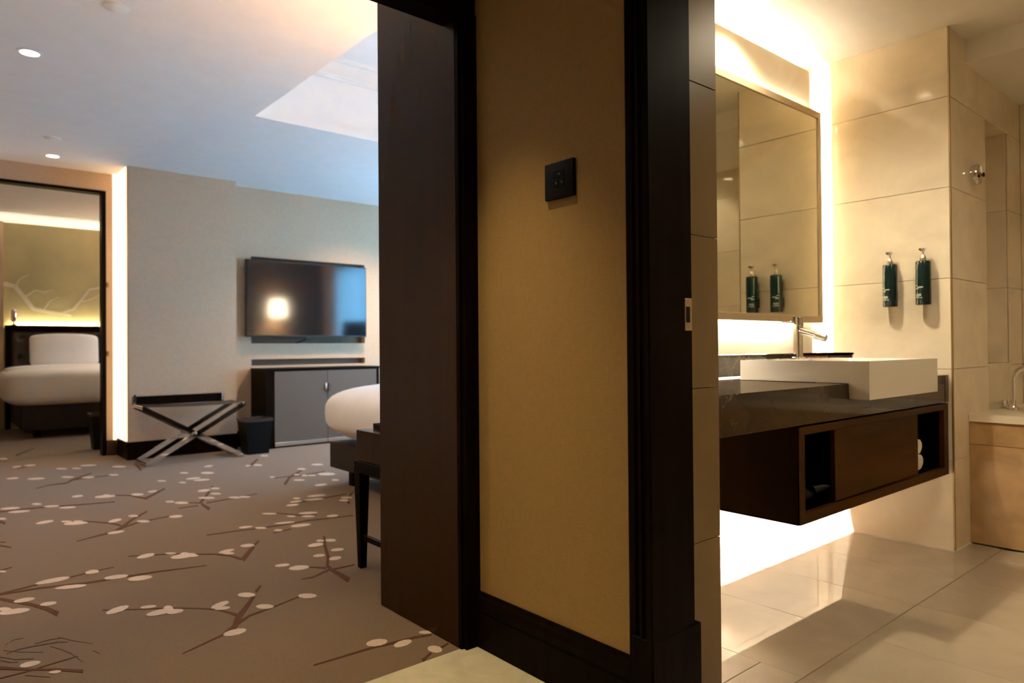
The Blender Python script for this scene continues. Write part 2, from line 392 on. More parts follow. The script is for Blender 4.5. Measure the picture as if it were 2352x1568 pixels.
for k in range(len(ys)-1):
    tile('floor_tile', (3.776+J, 4.002, ys[k]+J, min(ys[k+1], 1.172)-J, -.0115, 0), 'cream_floor', fb)
# return wall beside the doorway
wr = struct(box('wall_return', (1.55, 1.789, 1.183, 1.86, 0, 2.536), 'grout'))
tiles_y(wr, 1.172, -1, [1.577, 1.80], ZB, 'tile_brown')
tiles_x(wr, 1.80, 1, [1.183, 1.845], ZB, 'cream')
# vanity wall
wv = struct(box('wall_vanity', (1.55, 3.9, 1.856, 1.95, 0, 2.64), 'plaster_bath'))
tiles_y(wv, 1.845, -1, [1.80, 2.457, 3.339, 3.776], ZB, 'cream')
wp = struct(box('wall_panel', (1.805, 3.645, 1.795, 1.815, .862, 2.474), 'cream', bevel=.0015, seg=1))
wp['label'] = 'cream panel behind the bathroom mirror with light at its edges'
box('led_strip', (1.83, 3.63, 1.8165, 1.8265, 2.454, 2.465), 'led_top', wp)
box('led_strip', (3.612, 3.624, 1.8165, 1.8265, .90, 2.45), 'led_side', wp)
# bottle wall and tub alcove, with a deep niche in the alcove wall
NX0, NX1, NZ0, NZ1 = 4.314, 4.722, .889, 2.197
wa = struct(boxes('wall_alcove', [(3.787, NX0, 1.183, 1.95, 0, 2.536), (NX1, 4.97, 1.183, 1.95, 0, 2.536), (NX0, NX1, 1.183, 1.95, 0, NZ0-.011), (NX0, NX1, 1.183, 1.95, NZ1+.011, 2.536), (NX0, NX1, 1.36, 1.95, NZ0-.011, NZ1+.011)], 'grout'))
tiles_x(wa, 3.776, -1, [1.172, 1.845], ZB, 'cream')
tiles_y(wa, 1.172, -1, [3.787, NX0], ZB, 'cream')
tiles_y(wa, 1.172, -1, [NX1, 4.96], ZB, 'cream')
tiles_y(wa, 1.172, -1, [NX0, NX1], [0, .436, NZ0], 'cream')
tiles_y(wa, 1.172, -1, [NX0, NX1], [NZ1, 2.536], 'cream')
ZN = [NZ0, 1.317, 1.758, NZ1]
tiles_y(wa, 1.349, -1, [NX0, NX1], ZN, 'cream')
tiles_x(wa, NX1-.011, -1, [1.183, 1.349], ZN, 'cream')
tiles_x(wa, NX0+.011, 1, [1.183, 1.349], ZN, 'cream')
tile('wall_tile', (NX0, NX1, 1.172, 1.349, NZ1, NZ1+.010), 'cream', wa)
tile('wall_tile', (NX0, NX1, 1.172, 1.349, NZ0-.010, NZ0), 'cream', wa)
box('corner_strip', (3.7750, 3.7868, 1.1708, 1.1772, 0, 2.536), 'bronze', wa)
box('sealant', (3.769, 3.7765, 1.165, 1.845, 0, .005), 'ceramic', wa)
box('sealant', (3.769, 4.0, 1.165, 1.1725, 0, .005), 'ceramic', wa)
we = struct(box('wall_bathroom_end', (4.971, 5.07, -1.0, 1.95, 0, 2.64), 'grout'))
tiles_x(we, 4.96, -1, [-.9, -.73, .151, 1.172], ZB, 'cream')
wn = struct(box('wall_bathroom_near', (1.55, 5.07, -1.0, -.911, 0, 2.64), 'grout'))
tiles_y(wn, -.9, 1, [1.576, 2.457, 3.339, 4.221, 4.96], ZB, 'cream')
wi = struct(box('wall_bathroom_inner', (1.55, 1.565, -.95, .12, 0, 2.54), 'cream'))

# ---- bedroom shell
fc = struct(box('floor_bedroom', (-.75, 5.65, 1.877, 11.1, -.06, 0), 'carpet'))
struct(box('wall_headboard', (1.43, 5.65, 1.95, 2.35, 0, 2.8), 'panel_brown'))
cb = struct(boxes('ceiling_bedroom', [(-.75, 1.825, 1.95, 11.15, 2.684, 2.70), (1.825, 4.6, 1.95, 2.9, 2.684, 2.70), (1.825, 4.6, 5.0, 11.15, 2.684, 2.70), (4.6, 5.7, 1.95, 11.15, 2.684, 2.70)], 'plaster'))
def ring(name, ins, z0, z1):
    x0, x1, y0, y1 = 1.825+ins, 4.6-ins, 2.9+ins, 5.0-ins; t = .08
    boxes(name, [(x0-t, x0, y0-t, y1+t, z0, z1), (x1, x1+t, y0-t, y1+t, z0, z1), (x0, x1, y0-t, y0, z0, z1), (x0, x1, y1, y1+t, z0, z1)], 'plaster', cb)

ring('coffer_lip', 0.0, 2.700, 2.748); ring('coffer_face', -.030, 2.748, 3.105); ring('coffer_moulding', .004, 3.105, 3.118); ring('coffer_moulding', .030, 3.118, 3.136)
ring('coffer_face', .008, 3.136, 3.236); ring('coffer_moulding', .045, 3.236, 3.262)
box('coffer_top', (1.7, 4.72, 2.78, 5.12, 3.262, 3.34), 'plaster', cb)
box('coffer_fill_led', (1.9, 4.5, 2.925, 2.940, 2.752, 2.762), 'coffer_fill_led', cb)  # strips added out of sight to brighten the coffer's far face
box('coffer_fill_led', (4.56, 4.575, 3.0, 4.9, 2.752, 2.762), 'coffer_fill_led', cb)
# pilaster, television wall with recesses, doorway to the second room
wpil = struct(box('wall_pilaster', (1.42, 2.385, 7.072, 7.62, 0, 2.684), 'paper_bed'))
struct(prism('baseboard_pilaster', [(1.402, 7.052), (2.385, 7.052), (2.385, 7.072), (1.420, 7.072), (1.420, 7.50), (1.402, 7.50)], 'z', 0, .162, 'wood', bevel=.003, seg=1))
wt = struct(boxes('wall_television', [(2.385, 2.60, 7.26, 7.36, 0, 2.684), (3.914, 5.65, 7.26, 7.36, 0, 2.684), (2.60, 3.914, 7.26, 7.36, 0, .826), (2.60, 3.914, 7.26, 7.36, .893, 1.060), (2.60, 3.914, 7.26, 7.36, 1.968, 2.684)], 'paper_bed'))
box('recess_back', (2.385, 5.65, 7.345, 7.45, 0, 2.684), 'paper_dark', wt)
struct(box('baseboard_television', (2.385, 2.595, 7.243, 7.26, 0, .162), 'wood', bevel=.003, seg=1))
wd = struct(boxes('wall_doorway', [(-.7, .32, 7.53, 7.62, 0, 2.684), (.32, 1.322, 7.53, 7.62, 2.517, 2.684), (1.322, 1.42, 7.53, 7.62, 0, 2.684)], 'paper_bed'))
fr = struct(boxes('trim_6', [(1.288, 1.322, 7.522, 7.64, 0, 2.517), (.32, 1.288, 7.522, 7.64, 2.490, 2.517), (.32, .35, 7.522, 7.64, 0, 2.49)], 'wood'))
struct(box('baseboard_doorway', (1.325, 1.40, 7.505, 7.53, 0, .144), 'wood_warm', bevel=.002, seg=1))
for zz, n in ((1.623, 'latch'), (.968, 'catch')):
    h = box(n, (1.328, 1.345, 7.518, 7.53, zz-.022, zz+.022), 'bronze', wd, bevel=.002, seg=1)
struct(boxes('wall_bedroom_end', [(5.6, 5.72, 7.2, 9.2, 0, 2.8), (5.6, 5.72, 9.9, 11.2, 0, 2.8), (5.6, 5.72, 9.2, 9.9, 0, 1.2), (5.6, 5.72, 9.2, 9.9, 2.3, 2.8)], 'paper_bed'))
w2 = struct(boxes('window_added', [(5.63, 5.69, 9.2, 9.24, 1.2, 2.3), (5.63, 5.69, 9.86, 9.9, 1.2, 2.3), (5.63, 5.69, 9.24, 9.86, 1.2, 1.24), (5.63, 5.69, 9.24, 9.86, 2.26, 2.3)], 'steel'))  # window made up here to bring daylight into the second room
box('pane', (5.655, 5.661, 9.24, 9.86, 1.24, 2.26), 'pane', w2)
# window wall with its opening
ww = struct(boxes('wall_window', [(5.6, 5.72, 2.2, 3.0, 0, 2.8), (5.6, 5.72, 6.8, 7.4, 0, 2.8), (5.6, 5.72, 3.0, 6.8, 0, .35), (5.6, 5.72, 3.0, 6.8, 2.42, 2.8)], 'paper_bed'))
w1 = struct(boxes('window_1', [(5.63, 5.69, 3.0, 3.05, .35, 2.42), (5.63, 5.69, 6.75, 6.8, .35, 2.42), (5.63, 5.69, 3.05, 6.75, .35, .40), (5.63, 5.69, 3.05, 6.75, 2.37, 2.42), (5.63, 5.69, 4.88, 4.92, .40, 2.37)], 'steel'))
for a, b in ((3.05, 4.88), (4.92, 6.75)): box('pane', (5.655, 5.661, a, b, .40, 2.37), 'pane', w1)
# second room: far wall with a painted branch, glowing panel along it in place of the cove's lit plaster
wf = struct(box('wall_mural', (-.75, 5.65, 11.03, 11.15, 0, 2.8), 'mural_wall'))
struct(box('wall_mural_side', (.30, .775, 10.95, 11.03, 0, 2.684), 'paper_bed'))
def stroke(name, pts, m, parent, Y, th=.003):
    n = len(pts); P = [Vector((p[0], 0, p[1])) for p in pts]; Lp = []; Rp = []
    for i in range(n):
        t = (P[min(i+1, n-1)]-P[max(i-1, 0)]).normalized(); q = Vector((-t.z, 0, t.x))*pts[i][2]/2
        Lp.append(P[i]+q); Rp.append(P[i]-q)
    bm = bmesh.new(); f = []
    for A, B in zip(Lp, Rp): f.append([bm.verts.new((A.x, Y, A.z)), bm.verts.new((B.x, Y, B.z)), bm.verts.new((A.x, Y-th, A.z)), bm.verts.new((B.x, Y-th, B.z))])
    for i in range(n-1):
        a, b = f[i], f[i+1]
        bm.faces.new((a[2], a[3], b[3], b[2])); bm.faces.new((a[0], b[0], b[1], a[1])); bm.faces.new((a[0], a[2], b[2], b[0])); bm.faces.new((a[1], b[1], b[3], a[3]))
    bm.faces.new(f[0]); bm.faces.new(f[-1])
    return finish(name, bm, m, parent)
for s in ([(.78, 1.87, .06), (.90, 1.84, .055), (1.0, 1.70, .05), (1.1, 1.55, .05), (1.25, 1.52, .045), (1.4, 1.50, .04), (1.52, 1.47, .02)],
          [(1.40, 1.50, .03), (1.55, 1.56, .03), (1.66, 1.72, .03), (1.74, 1.84, .025), (1.86, 1.87, .02), (2.05, 1.95, .015)],
          [(1.0, 1.70, .02), (1.12, 1.80, .018), (1.22, 1.78, .012), (1.32, 1.82, .006)], [(.90, 1.84, .018), (.96, 1.95, .012), (1.05, 2.0, .006)],
          [(1.62, 1.66, .014), (1.75, 1.70, .012), (1.88, 1.78, .006)], [(1.20, 1.52, .016), (1.28, 1.66, .012), (1.38, 1.72, .006)], [(1.9, 1.88, .012), (2.2, 1.7, .02), (2.5, 1.9, .01)]):
    stroke('mural_branch', s, 'mural_branch', wf, 11.0298)
cv = tag(box('cove_light', (.3, 3.0, 10.36, 11.03, 2.664, 2.684), 'cove'), 'pale glowing panel in place of the lit ceiling cove above the far bed', 'light')

# carpet figures: flat tufted branches and blossoms lying in the pile
def flat(name, pts, m, z=.0022, sh=(0, 0)):
    z += random.random()*.0005
    bm = bmesh.new(); n = len(pts)
    a = [bm.verts.new((p[0]+sh[0], p[1]+sh[1], z)) for p in pts]; b = [bm.verts.new((p[0]+sh[0], p[1]+sh[1], -.001)) for p in pts]
    if m == 'blossom': bm.faces.new(a)
    else:
        for i in range(n//2-1): bm.faces.new((a[i], a[i+1], a[n-2-i], a[n-1-i]))
    for i in range(n): bm.faces.new((a[i], b[i], b[(i+1) % n], a[(i+1) % n]))
    return finish(name, bm, m, fc)
BRANCHES=[[(1.086,2.942),(1.042,2.885),(1.041,2.859),(1.085,2.926)],
[(1.019,2.842),(0.967,2.766),(0.903,2.679),(0.877,2.637),(0.851,2.581),(0.793,2.523),(0.647,2.454),(0.647,2.447),(0.791,2.507),(0.849,2.541),(0.884,2.593),(0.905,2.636),(0.967,2.73),(1.02,2.818)],
[(0.873,2.576),(0.93,2.623),(1.029,2.65),(1.156,2.696),(1.158,2.705),(1.032,2.663),(0.934,2.641),(0.876,2.602)],
[(0.908,2.663),(0.889,2.719),(0.859,2.783),(0.813,2.837),(0.732,2.916),(0.635,2.983),(0.523,3.069),(0.522,3.062),(0.633,2.973),(0.729,2.906),(0.81,2.827),(0.854,2.771),(0.879,2.697),(0.895,2.636)],
[(1.334,3.634),(1.292,3.584),(1.287,3.546),(1.33,3.608)],
[(1.277,3.558),(1.214,3.468),(1.152,3.371),(1.149,3.316),(1.21,3.415),(1.274,3.517)],
[(1.16,3.38),(1.133,3.465),(1.085,3.54),(1.023,3.594),(0.906,3.699),(0.756,3.784),(0.753,3.773),(0.903,3.684),(1.019,3.58),(1.08,3.523),(1.125,3.443),(1.145,3.345)],
[(1.619,3.476),(1.544,3.31),(1.47,3.117),(1.41,2.997),(1.393,2.915),(1.388,2.806),(1.38,2.724),(1.415,2.769),(1.416,2.843),(1.416,2.943),(1.424,2.999),(1.484,3.112),(1.559,3.31),(1.629,3.472)],
[(1.403,2.977),(1.346,3.037),(1.341,3.026),(1.393,2.956)],
[(1.4,2.949),(1.301,2.895),(1.25,2.9),(1.247,2.892),(1.295,2.879),(1.392,2.925)],
[(1.406,2.921),(1.515,2.919),(1.52,2.93),(1.413,2.94)],
[(0.237,3.533),(0.371,3.516),(0.531,3.456),(0.642,3.444),(0.81,3.417),(0.996,3.368),(0.998,3.378),(0.813,3.436),(0.646,3.466),(0.534,3.48),(0.373,3.54),(0.237,3.551)],
[(0.238,3.547),(0.307,3.563),(0.39,3.584),(0.49,3.598),(0.583,3.623),(0.667,3.629),(0.668,3.64),(0.584,3.637),(0.491,3.614),(0.391,3.603),(0.307,3.581),(0.238,3.562)],
[(0.231,3.468),(0.266,3.397),(0.32,3.301),(0.357,3.205),(0.38,3.108),(0.394,3.158),(0.366,3.248),(0.325,3.337),(0.271,3.433),(0.235,3.497)],
[(1.057,4.768),(0.947,4.621),(0.856,4.456),(0.806,4.37),(0.61,4.265),(0.608,4.251),(0.8,4.327),(0.852,4.387),(0.942,4.57),(1.052,4.729)],
[(0.844,4.382),(0.944,4.465),(1.067,4.499),(1.144,4.514),(1.148,4.531),(1.071,4.52),(0.949,4.491),(0.849,4.426)],
[(0.86,4.489),(0.815,4.597),(0.727,4.726),(0.612,4.8),(0.61,4.783),(0.723,4.704),(0.81,4.571),(0.851,4.451)],
[(1.327,5.464),(1.227,5.32),(1.134,5.192),(1.125,5.126),(1.218,5.257),(1.32,5.42)],
[(1.139,5.2),(1.082,5.361),(1.006,5.441),(1.002,5.419),(1.076,5.332),(1.127,5.153)],
[(1.607,5.308),(1.477,5.011),(1.381,4.814),(1.356,4.684),(1.348,4.514),(1.378,4.579),(1.38,4.735),(1.383,4.773),(1.473,4.958),(1.604,5.268)],
[(1.375,4.787),(1.319,4.843),(1.313,4.825),(1.366,4.756)],
[(1.343,4.715),(1.224,4.714),(1.219,4.696),(1.337,4.69)],
[(1.399,4.726),(1.567,4.757),(1.752,4.791),(1.759,4.811),(1.575,4.782),(1.407,4.757)],
[(0.359,5.345),(0.562,5.317),(0.769,5.239),(0.958,5.182),(0.961,5.202),(0.772,5.267),(0.565,5.351),(0.36,5.379)],
[(1.158,3.916),(1.325,3.888),(1.497,3.851),(1.7,3.843),(1.954,3.78),(1.96,3.794),(1.709,3.866),(1.505,3.873),(1.331,3.908),(1.161,3.929)],
[(1.635,4.154),(1.709,4.007),(1.798,3.946),(1.806,3.965),(1.719,4.031),(1.641,4.169)],
[(1.444,3.716),(1.553,3.731),(1.559,3.748),(1.448,3.729)],
[(2.287,4.424),(2.211,4.341),(2.197,4.296),(2.277,4.393)],
[(2.171,4.268),(2.115,4.183),(2.078,4.093),(2.098,4.104),(2.124,4.165),(2.167,4.234)],
[(1.796,4.34),(1.983,4.35),(2.209,4.369),(2.22,4.393),(1.992,4.374),(1.802,4.357)],
[(2.382,5.512),(2.184,5.289),(2.094,5.135),(2.032,5.024),(2.021,4.962),(2.082,5.065),(2.162,5.21),(2.363,5.454)],
[(2.059,5.294),(2.254,5.247),(2.483,5.289),(2.495,5.315),(2.267,5.28),(2.067,5.315)],
[(2.321,6.344),(2.119,6.003),(2.098,5.91),(2.303,6.268)],
[(1.404,6.793),(1.379,6.545),(1.362,6.363),(1.394,6.45),(1.41,6.631),(1.426,6.853)],
[(1.041,6.555),(0.871,6.33),(0.823,6.208),(0.716,6.191),(0.619,6.1),(0.618,6.078),(0.713,6.158),(0.818,6.152),(0.864,6.246),(1.036,6.513)],
[(0.865,6.268),(1.015,6.3),(1.177,6.301),(1.181,6.326),(1.02,6.335),(0.87,6.307)],
[(0.861,8.616),(0.731,8.347),(0.669,8.174),(0.665,8.058),(0.726,8.253),(0.857,8.565)],
[(0.598,7.201),(0.715,7.33),(0.719,7.381),(0.599,7.232)],
[(0.181,2.712),(0.244,2.648),(0.315,2.583),(0.376,2.511),(0.38,2.534),(0.317,2.601),(0.245,2.662),(0.183,2.739)],
[(0.176,2.633),(0.247,2.634),(0.319,2.646),(0.374,2.655),(0.375,2.66),(0.319,2.655),(0.247,2.642),(0.176,2.643)],
[(0.335,5.027),(0.355,4.954),(0.362,5.004),(0.344,5.1)],
[(0.302,4.503),(0.325,4.485),(0.326,4.499),(0.303,4.522)],
[(0.296,4.42),(0.337,4.342),(0.339,4.359),(0.299,4.451)],
[(0.263,3.914),(0.309,3.947),(0.31,3.961),(0.263,3.936)],
[(0.936,2.081),(1.007,2.077),(1.083,2.073),(1.139,2.07),(1.186,2.06),(1.285,2.046),(1.344,2.028),(1.353,2.043),(1.293,2.062),(1.193,2.075),(1.145,2.085),(1.088,2.086),(1.011,2.088),(0.938,2.089)],
[(1.354,1.943),(1.309,1.93),(1.304,1.917),(1.35,1.933)],
[(1.268,1.921),(1.216,1.893),(1.213,1.877),(1.265,1.909)]]
DARK_LINES=[[(0.186,2.787),(0.209,2.748),(0.23,2.734),(0.23,2.739),(0.21,2.755),(0.187,2.795)],
[(0.207,2.834),(0.24,2.847),(0.281,2.844),(0.35,2.827),(0.376,2.806),(0.377,2.812),(0.351,2.837),(0.281,2.854),(0.24,2.855),(0.207,2.841)],
[(0.201,2.873),(0.246,2.816),(0.301,2.769),(0.301,2.774),(0.247,2.823),(0.201,2.879)],
[(0.324,2.808),(0.349,2.75),(0.369,2.691),(0.388,2.593),(0.389,2.596),(0.371,2.696),(0.351,2.757),(0.325,2.813)],
[(0.224,2.94),(0.239,2.954),(0.263,2.952),(0.263,2.956),(0.239,2.96),(0.224,2.946)],
[(0.356,2.878),(0.387,2.815),(0.437,2.736),(0.437,2.74),(0.388,2.82),(0.357,2.884)],
[(0.188,2.818),(0.224,2.762),(0.27,2.731),(0.27,2.736),(0.224,2.769),(0.189,2.825)],
[(0.288,2.866),(0.331,2.872),(0.369,2.859),(0.369,2.863),(0.332,2.879),(0.288,2.872)],
[(0.37,2.658),(0.384,2.655),(0.384,2.66),(0.371,2.664)],
[(0.209,2.918),(0.22,2.936),(0.219,2.941),(0.209,2.924)],
[(0.236,2.609),(0.293,2.544),(0.294,2.549),(0.237,2.612)],
[(0.428,2.673),(0.44,2.629),(0.442,2.634),(0.43,2.678)]]
BLOSSOMS=[[(1.027,2.834),(1.016,2.823),(0.999,2.825),(0.982,2.84),(0.971,2.862),(0.972,2.883),(0.982,2.894),(1.0,2.892),(1.017,2.876),(1.027,2.854)],
[(1.034,2.658),(1.023,2.649),(1.007,2.652),(0.991,2.666),(0.981,2.686),(0.981,2.705),(0.992,2.715),(1.008,2.712),(1.025,2.698),(1.034,2.677)],
[(1.21,2.656),(1.197,2.647),(1.179,2.65),(1.161,2.666),(1.151,2.688),(1.152,2.708),(1.164,2.718),(1.182,2.714),(1.2,2.698),(1.211,2.676)],
[(0.875,2.503),(0.863,2.488),(0.841,2.481),(0.817,2.485),(0.801,2.498),(0.797,2.515),(0.809,2.53),(0.83,2.537),(0.855,2.534),(0.872,2.521)],
[(0.61,3.041),(0.599,3.019),(0.577,3.001),(0.551,2.993),(0.531,2.997),(0.525,3.013),(0.534,3.034),(0.556,3.052),(0.583,3.061),(0.603,3.057)],
[(0.691,2.97),(0.684,2.962),(0.669,2.961),(0.653,2.968),(0.641,2.98),(0.638,2.993),(0.645,3.001),(0.659,3.002),(0.676,2.995),(0.688,2.982)],
[(0.734,2.888),(0.721,2.871),(0.694,2.862),(0.664,2.864),(0.642,2.876),(0.635,2.894),(0.648,2.911),(0.674,2.921),(0.705,2.919),(0.728,2.907)],
[(0.732,2.894),(0.724,2.875),(0.713,2.868),(0.704,2.876),(0.7,2.895),(0.703,2.92),(0.711,2.939),(0.722,2.947),(0.731,2.938),(0.735,2.918)],
[(0.758,2.851),(0.749,2.838),(0.733,2.833),(0.715,2.838),(0.704,2.852),(0.701,2.869),(0.71,2.883),(0.726,2.888),(0.743,2.882),(0.756,2.868)],
[(0.92,2.829),(0.909,2.811),(0.888,2.796),(0.865,2.788),(0.848,2.792),(0.844,2.804),(0.854,2.822),(0.875,2.838),(0.898,2.846),(0.916,2.843)],
[(0.903,2.762),(0.895,2.754),(0.881,2.753),(0.865,2.761),(0.853,2.773),(0.851,2.786),(0.859,2.794),(0.874,2.795),(0.89,2.788),(0.902,2.775)],
[(1.283,3.554),(1.271,3.539),(1.253,3.536),(1.234,3.545),(1.223,3.564),(1.223,3.584),(1.235,3.6),(1.254,3.603),(1.272,3.594),(1.284,3.575)],
[(1.18,3.545),(1.169,3.529),(1.147,3.518),(1.123,3.516),(1.106,3.524),(1.103,3.539),(1.114,3.555),(1.136,3.567),(1.16,3.569),(1.177,3.56)],
[(1.158,3.479),(1.15,3.471),(1.136,3.474),(1.123,3.486),(1.114,3.503),(1.113,3.519),(1.121,3.527),(1.135,3.524),(1.149,3.512),(1.157,3.495)],
[(1.012,3.587),(0.995,3.565),(0.964,3.556),(0.93,3.563),(0.906,3.583),(0.901,3.609),(0.917,3.631),(0.948,3.641),(0.982,3.635),(1.007,3.614)],
[(0.989,3.615),(0.981,3.601),(0.97,3.598),(0.959,3.608),(0.954,3.626),(0.955,3.646),(0.963,3.661),(0.974,3.664),(0.985,3.654),(0.991,3.636)],
[(1.014,3.557),(1.005,3.546),(0.99,3.548),(0.974,3.562),(0.964,3.583),(0.963,3.603),(0.972,3.614),(0.988,3.612),(1.004,3.597),(1.014,3.576)],
[(0.943,3.668),(0.936,3.661),(0.924,3.664),(0.911,3.675),(0.902,3.691),(0.901,3.705),(0.908,3.712),(0.92,3.71),(0.933,3.698),(0.942,3.682)],
[(0.861,3.729),(0.849,3.706),(0.826,3.691),(0.801,3.688),(0.783,3.699),(0.779,3.719),(0.79,3.741),(0.813,3.757),(0.838,3.761),(0.857,3.75)],
[(1.558,3.338),(1.543,3.321),(1.519,3.314),(1.495,3.319),(1.48,3.335),(1.48,3.355),(1.495,3.372),(1.519,3.38),(1.544,3.374),(1.559,3.359)],
[(1.635,3.356),(1.624,3.345),(1.609,3.345),(1.596,3.356),(1.59,3.375),(1.594,3.394),(1.605,3.406),(1.62,3.406),(1.633,3.394),(1.639,3.375)],
[(1.585,3.389),(1.577,3.38),(1.565,3.379),(1.556,3.388),(1.551,3.402),(1.554,3.417),(1.562,3.427),(1.574,3.427),(1.583,3.418),(1.588,3.404)],
[(1.593,3.181),(1.58,3.17),(1.562,3.168),(1.544,3.176),(1.533,3.191),(1.534,3.207),(1.546,3.219),(1.565,3.221),(1.583,3.213),(1.594,3.198)],
[(1.48,3.154),(1.469,3.142),(1.452,3.139),(1.435,3.145),(1.425,3.159),(1.426,3.174),(1.436,3.186),(1.454,3.19),(1.471,3.183),(1.481,3.169)],
[(1.521,3.065),(1.508,3.051),(1.49,3.044),(1.472,3.049),(1.462,3.062),(1.464,3.08),(1.476,3.094),(1.495,3.101),(1.513,3.096),(1.523,3.083)],
[(1.345,3.031),(1.329,3.016),(1.304,3.014),(1.279,3.025),(1.264,3.047),(1.263,3.069),(1.278,3.085),(1.304,3.088),(1.329,3.076),(1.345,3.054)],
[(1.292,3.125),(1.281,3.115),(1.263,3.113),(1.244,3.12),(1.231,3.134),(1.23,3.149),(1.241,3.16),(1.259,3.162),(1.278,3.155),(1.291,3.14)],
[(0.49,3.602),(0.476,3.581),(0.442,3.568),(0.403,3.568),(0.372,3.579),(0.361,3.599),(0.374,3.619),(0.407,3.633),(0.448,3.634),(0.48,3.622)],
[(0.603,3.615),(0.596,3.598),(0.581,3.59),(0.565,3.593),(0.553,3.607),(0.551,3.626),(0.558,3.642),(0.572,3.651),(0.589,3.648),(0.6,3.634)],
[(0.529,3.43),(0.516,3.418),(0.487,3.42),(0.452,3.433),(0.425,3.454),(0.416,3.474),(0.428,3.486),(0.458,3.485),(0.493,3.471),(0.52,3.45)],
[(0.69,3.453),(0.678,3.437),(0.653,3.433),(0.626,3.441),(0.605,3.459),(0.599,3.48),(0.611,3.495),(0.635,3.5),(0.663,3.492),(0.684,3.474)],
[(0.767,3.364),(0.754,3.346),(0.728,3.341),(0.7,3.35),(0.679,3.37),(0.674,3.393),(0.686,3.411),(0.711,3.416),(0.741,3.408),(0.762,3.387)],
[(0.341,3.391),(0.333,3.375),(0.315,3.367),(0.293,3.369),(0.276,3.381),(0.27,3.398),(0.277,3.413),(0.295,3.422),(0.317,3.42),(0.335,3.408)],
[(0.401,3.276),(0.395,3.263),(0.38,3.258),(0.363,3.263),(0.35,3.275),(0.346,3.29),(0.352,3.303),(0.367,3.309),(0.384,3.304),(0.397,3.292)],
[(0.313,3.26),(0.302,3.242),(0.276,3.237),(0.246,3.245),(0.222,3.264),(0.214,3.286),(0.224,3.304),(0.249,3.31),(0.28,3.302),(0.304,3.282)],
[(0.258,3.307),(0.253,3.295),(0.242,3.295),(0.23,3.305),(0.221,3.323),(0.218,3.342),(0.223,3.354),(0.234,3.354),(0.246,3.343),(0.255,3.325)],
[(0.983,4.648),(0.974,4.633),(0.961,4.632),(0.947,4.644),(0.938,4.666),(0.937,4.689),(0.945,4.705),(0.959,4.707),(0.973,4.694),(0.982,4.671)],
[(1.003,4.458),(0.994,4.445),(0.977,4.447),(0.959,4.464),(0.947,4.488),(0.945,4.511),(0.954,4.524),(0.971,4.522),(0.99,4.505),(1.002,4.481)],
[(1.184,4.465),(1.172,4.447),(1.152,4.442),(1.13,4.452),(1.116,4.472),(1.114,4.496),(1.126,4.515),(1.147,4.52),(1.168,4.511),(1.183,4.49)],
[(0.843,4.314),(0.832,4.296),(0.809,4.286),(0.784,4.288),(0.766,4.302),(0.761,4.321),(0.771,4.339),(0.794,4.349),(0.819,4.347),(0.838,4.333)],
[(0.89,4.627),(0.88,4.601),(0.858,4.58),(0.835,4.573),(0.819,4.582),(0.815,4.603),(0.826,4.629),(0.847,4.65),(0.87,4.658),(0.887,4.649)],
[(0.726,4.673),(0.711,4.654),(0.681,4.652),(0.646,4.668),(0.619,4.695),(0.611,4.724),(0.625,4.743),(0.656,4.746),(0.691,4.73),(0.718,4.702)],
[(0.71,4.703),(0.701,4.683),(0.687,4.68),(0.671,4.693),(0.661,4.719),(0.66,4.748),(0.668,4.768),(0.682,4.772),(0.698,4.758),(0.708,4.731)],
[(0.659,4.758),(0.652,4.746),(0.638,4.748),(0.623,4.762),(0.612,4.783),(0.609,4.804),(0.616,4.816),(0.63,4.815),(0.646,4.801),(0.657,4.779)],
[(0.581,4.864),(0.57,4.84),(0.546,4.822),(0.519,4.817),(0.498,4.826),(0.491,4.846),(0.501,4.87),(0.524,4.889),(0.552,4.894),(0.574,4.885)],
[(1.26,5.39),(1.25,5.371),(1.233,5.358),(1.214,5.357),(1.201,5.367),(1.199,5.386),(1.209,5.405),(1.226,5.417),(1.245,5.419),(1.258,5.408)],
[(1.157,5.311),(1.146,5.292),(1.126,5.292),(1.106,5.31),(1.093,5.341),(1.091,5.372),(1.103,5.391),(1.123,5.392),(1.143,5.373),(1.157,5.342)],
[(1.001,5.399),(0.984,5.375),(0.952,5.368),(0.916,5.382),(0.89,5.411),(0.883,5.444),(0.899,5.469),(0.931,5.476),(0.968,5.462),(0.995,5.433)],
[(0.977,5.44),(0.97,5.421),(0.958,5.416),(0.946,5.427),(0.939,5.449),(0.939,5.475),(0.946,5.494),(0.958,5.499),(0.97,5.488),(0.977,5.465)],
[(0.835,5.56),(0.826,5.538),(0.807,5.527),(0.787,5.529),(0.772,5.545),(0.768,5.568),(0.777,5.59),(0.796,5.602),(0.817,5.6),(0.832,5.583)],
[(1.557,5.16),(1.542,5.136),(1.515,5.124),(1.487,5.129),(1.469,5.148),(1.468,5.174),(1.483,5.198),(1.51,5.21),(1.538,5.206),(1.556,5.187)],
[(1.567,4.973),(1.557,4.961),(1.54,4.963),(1.523,4.979),(1.512,5.002),(1.512,5.024),(1.522,5.036),(1.54,5.034),(1.557,5.018),(1.567,4.995)],
[(1.621,5.169),(1.61,5.156),(1.593,5.157),(1.577,5.172),(1.567,5.195),(1.567,5.218),(1.578,5.232),(1.595,5.231),(1.612,5.216),(1.622,5.192)],
[(1.492,4.862),(1.478,4.851),(1.454,4.858),(1.428,4.882),(1.41,4.913),(1.408,4.939),(1.422,4.952),(1.446,4.944),(1.473,4.92),(1.49,4.889)],
[(1.315,4.822),(1.302,4.806),(1.282,4.809),(1.261,4.828),(1.247,4.857),(1.246,4.885),(1.258,4.9),(1.279,4.898),(1.3,4.879),(1.314,4.85)],
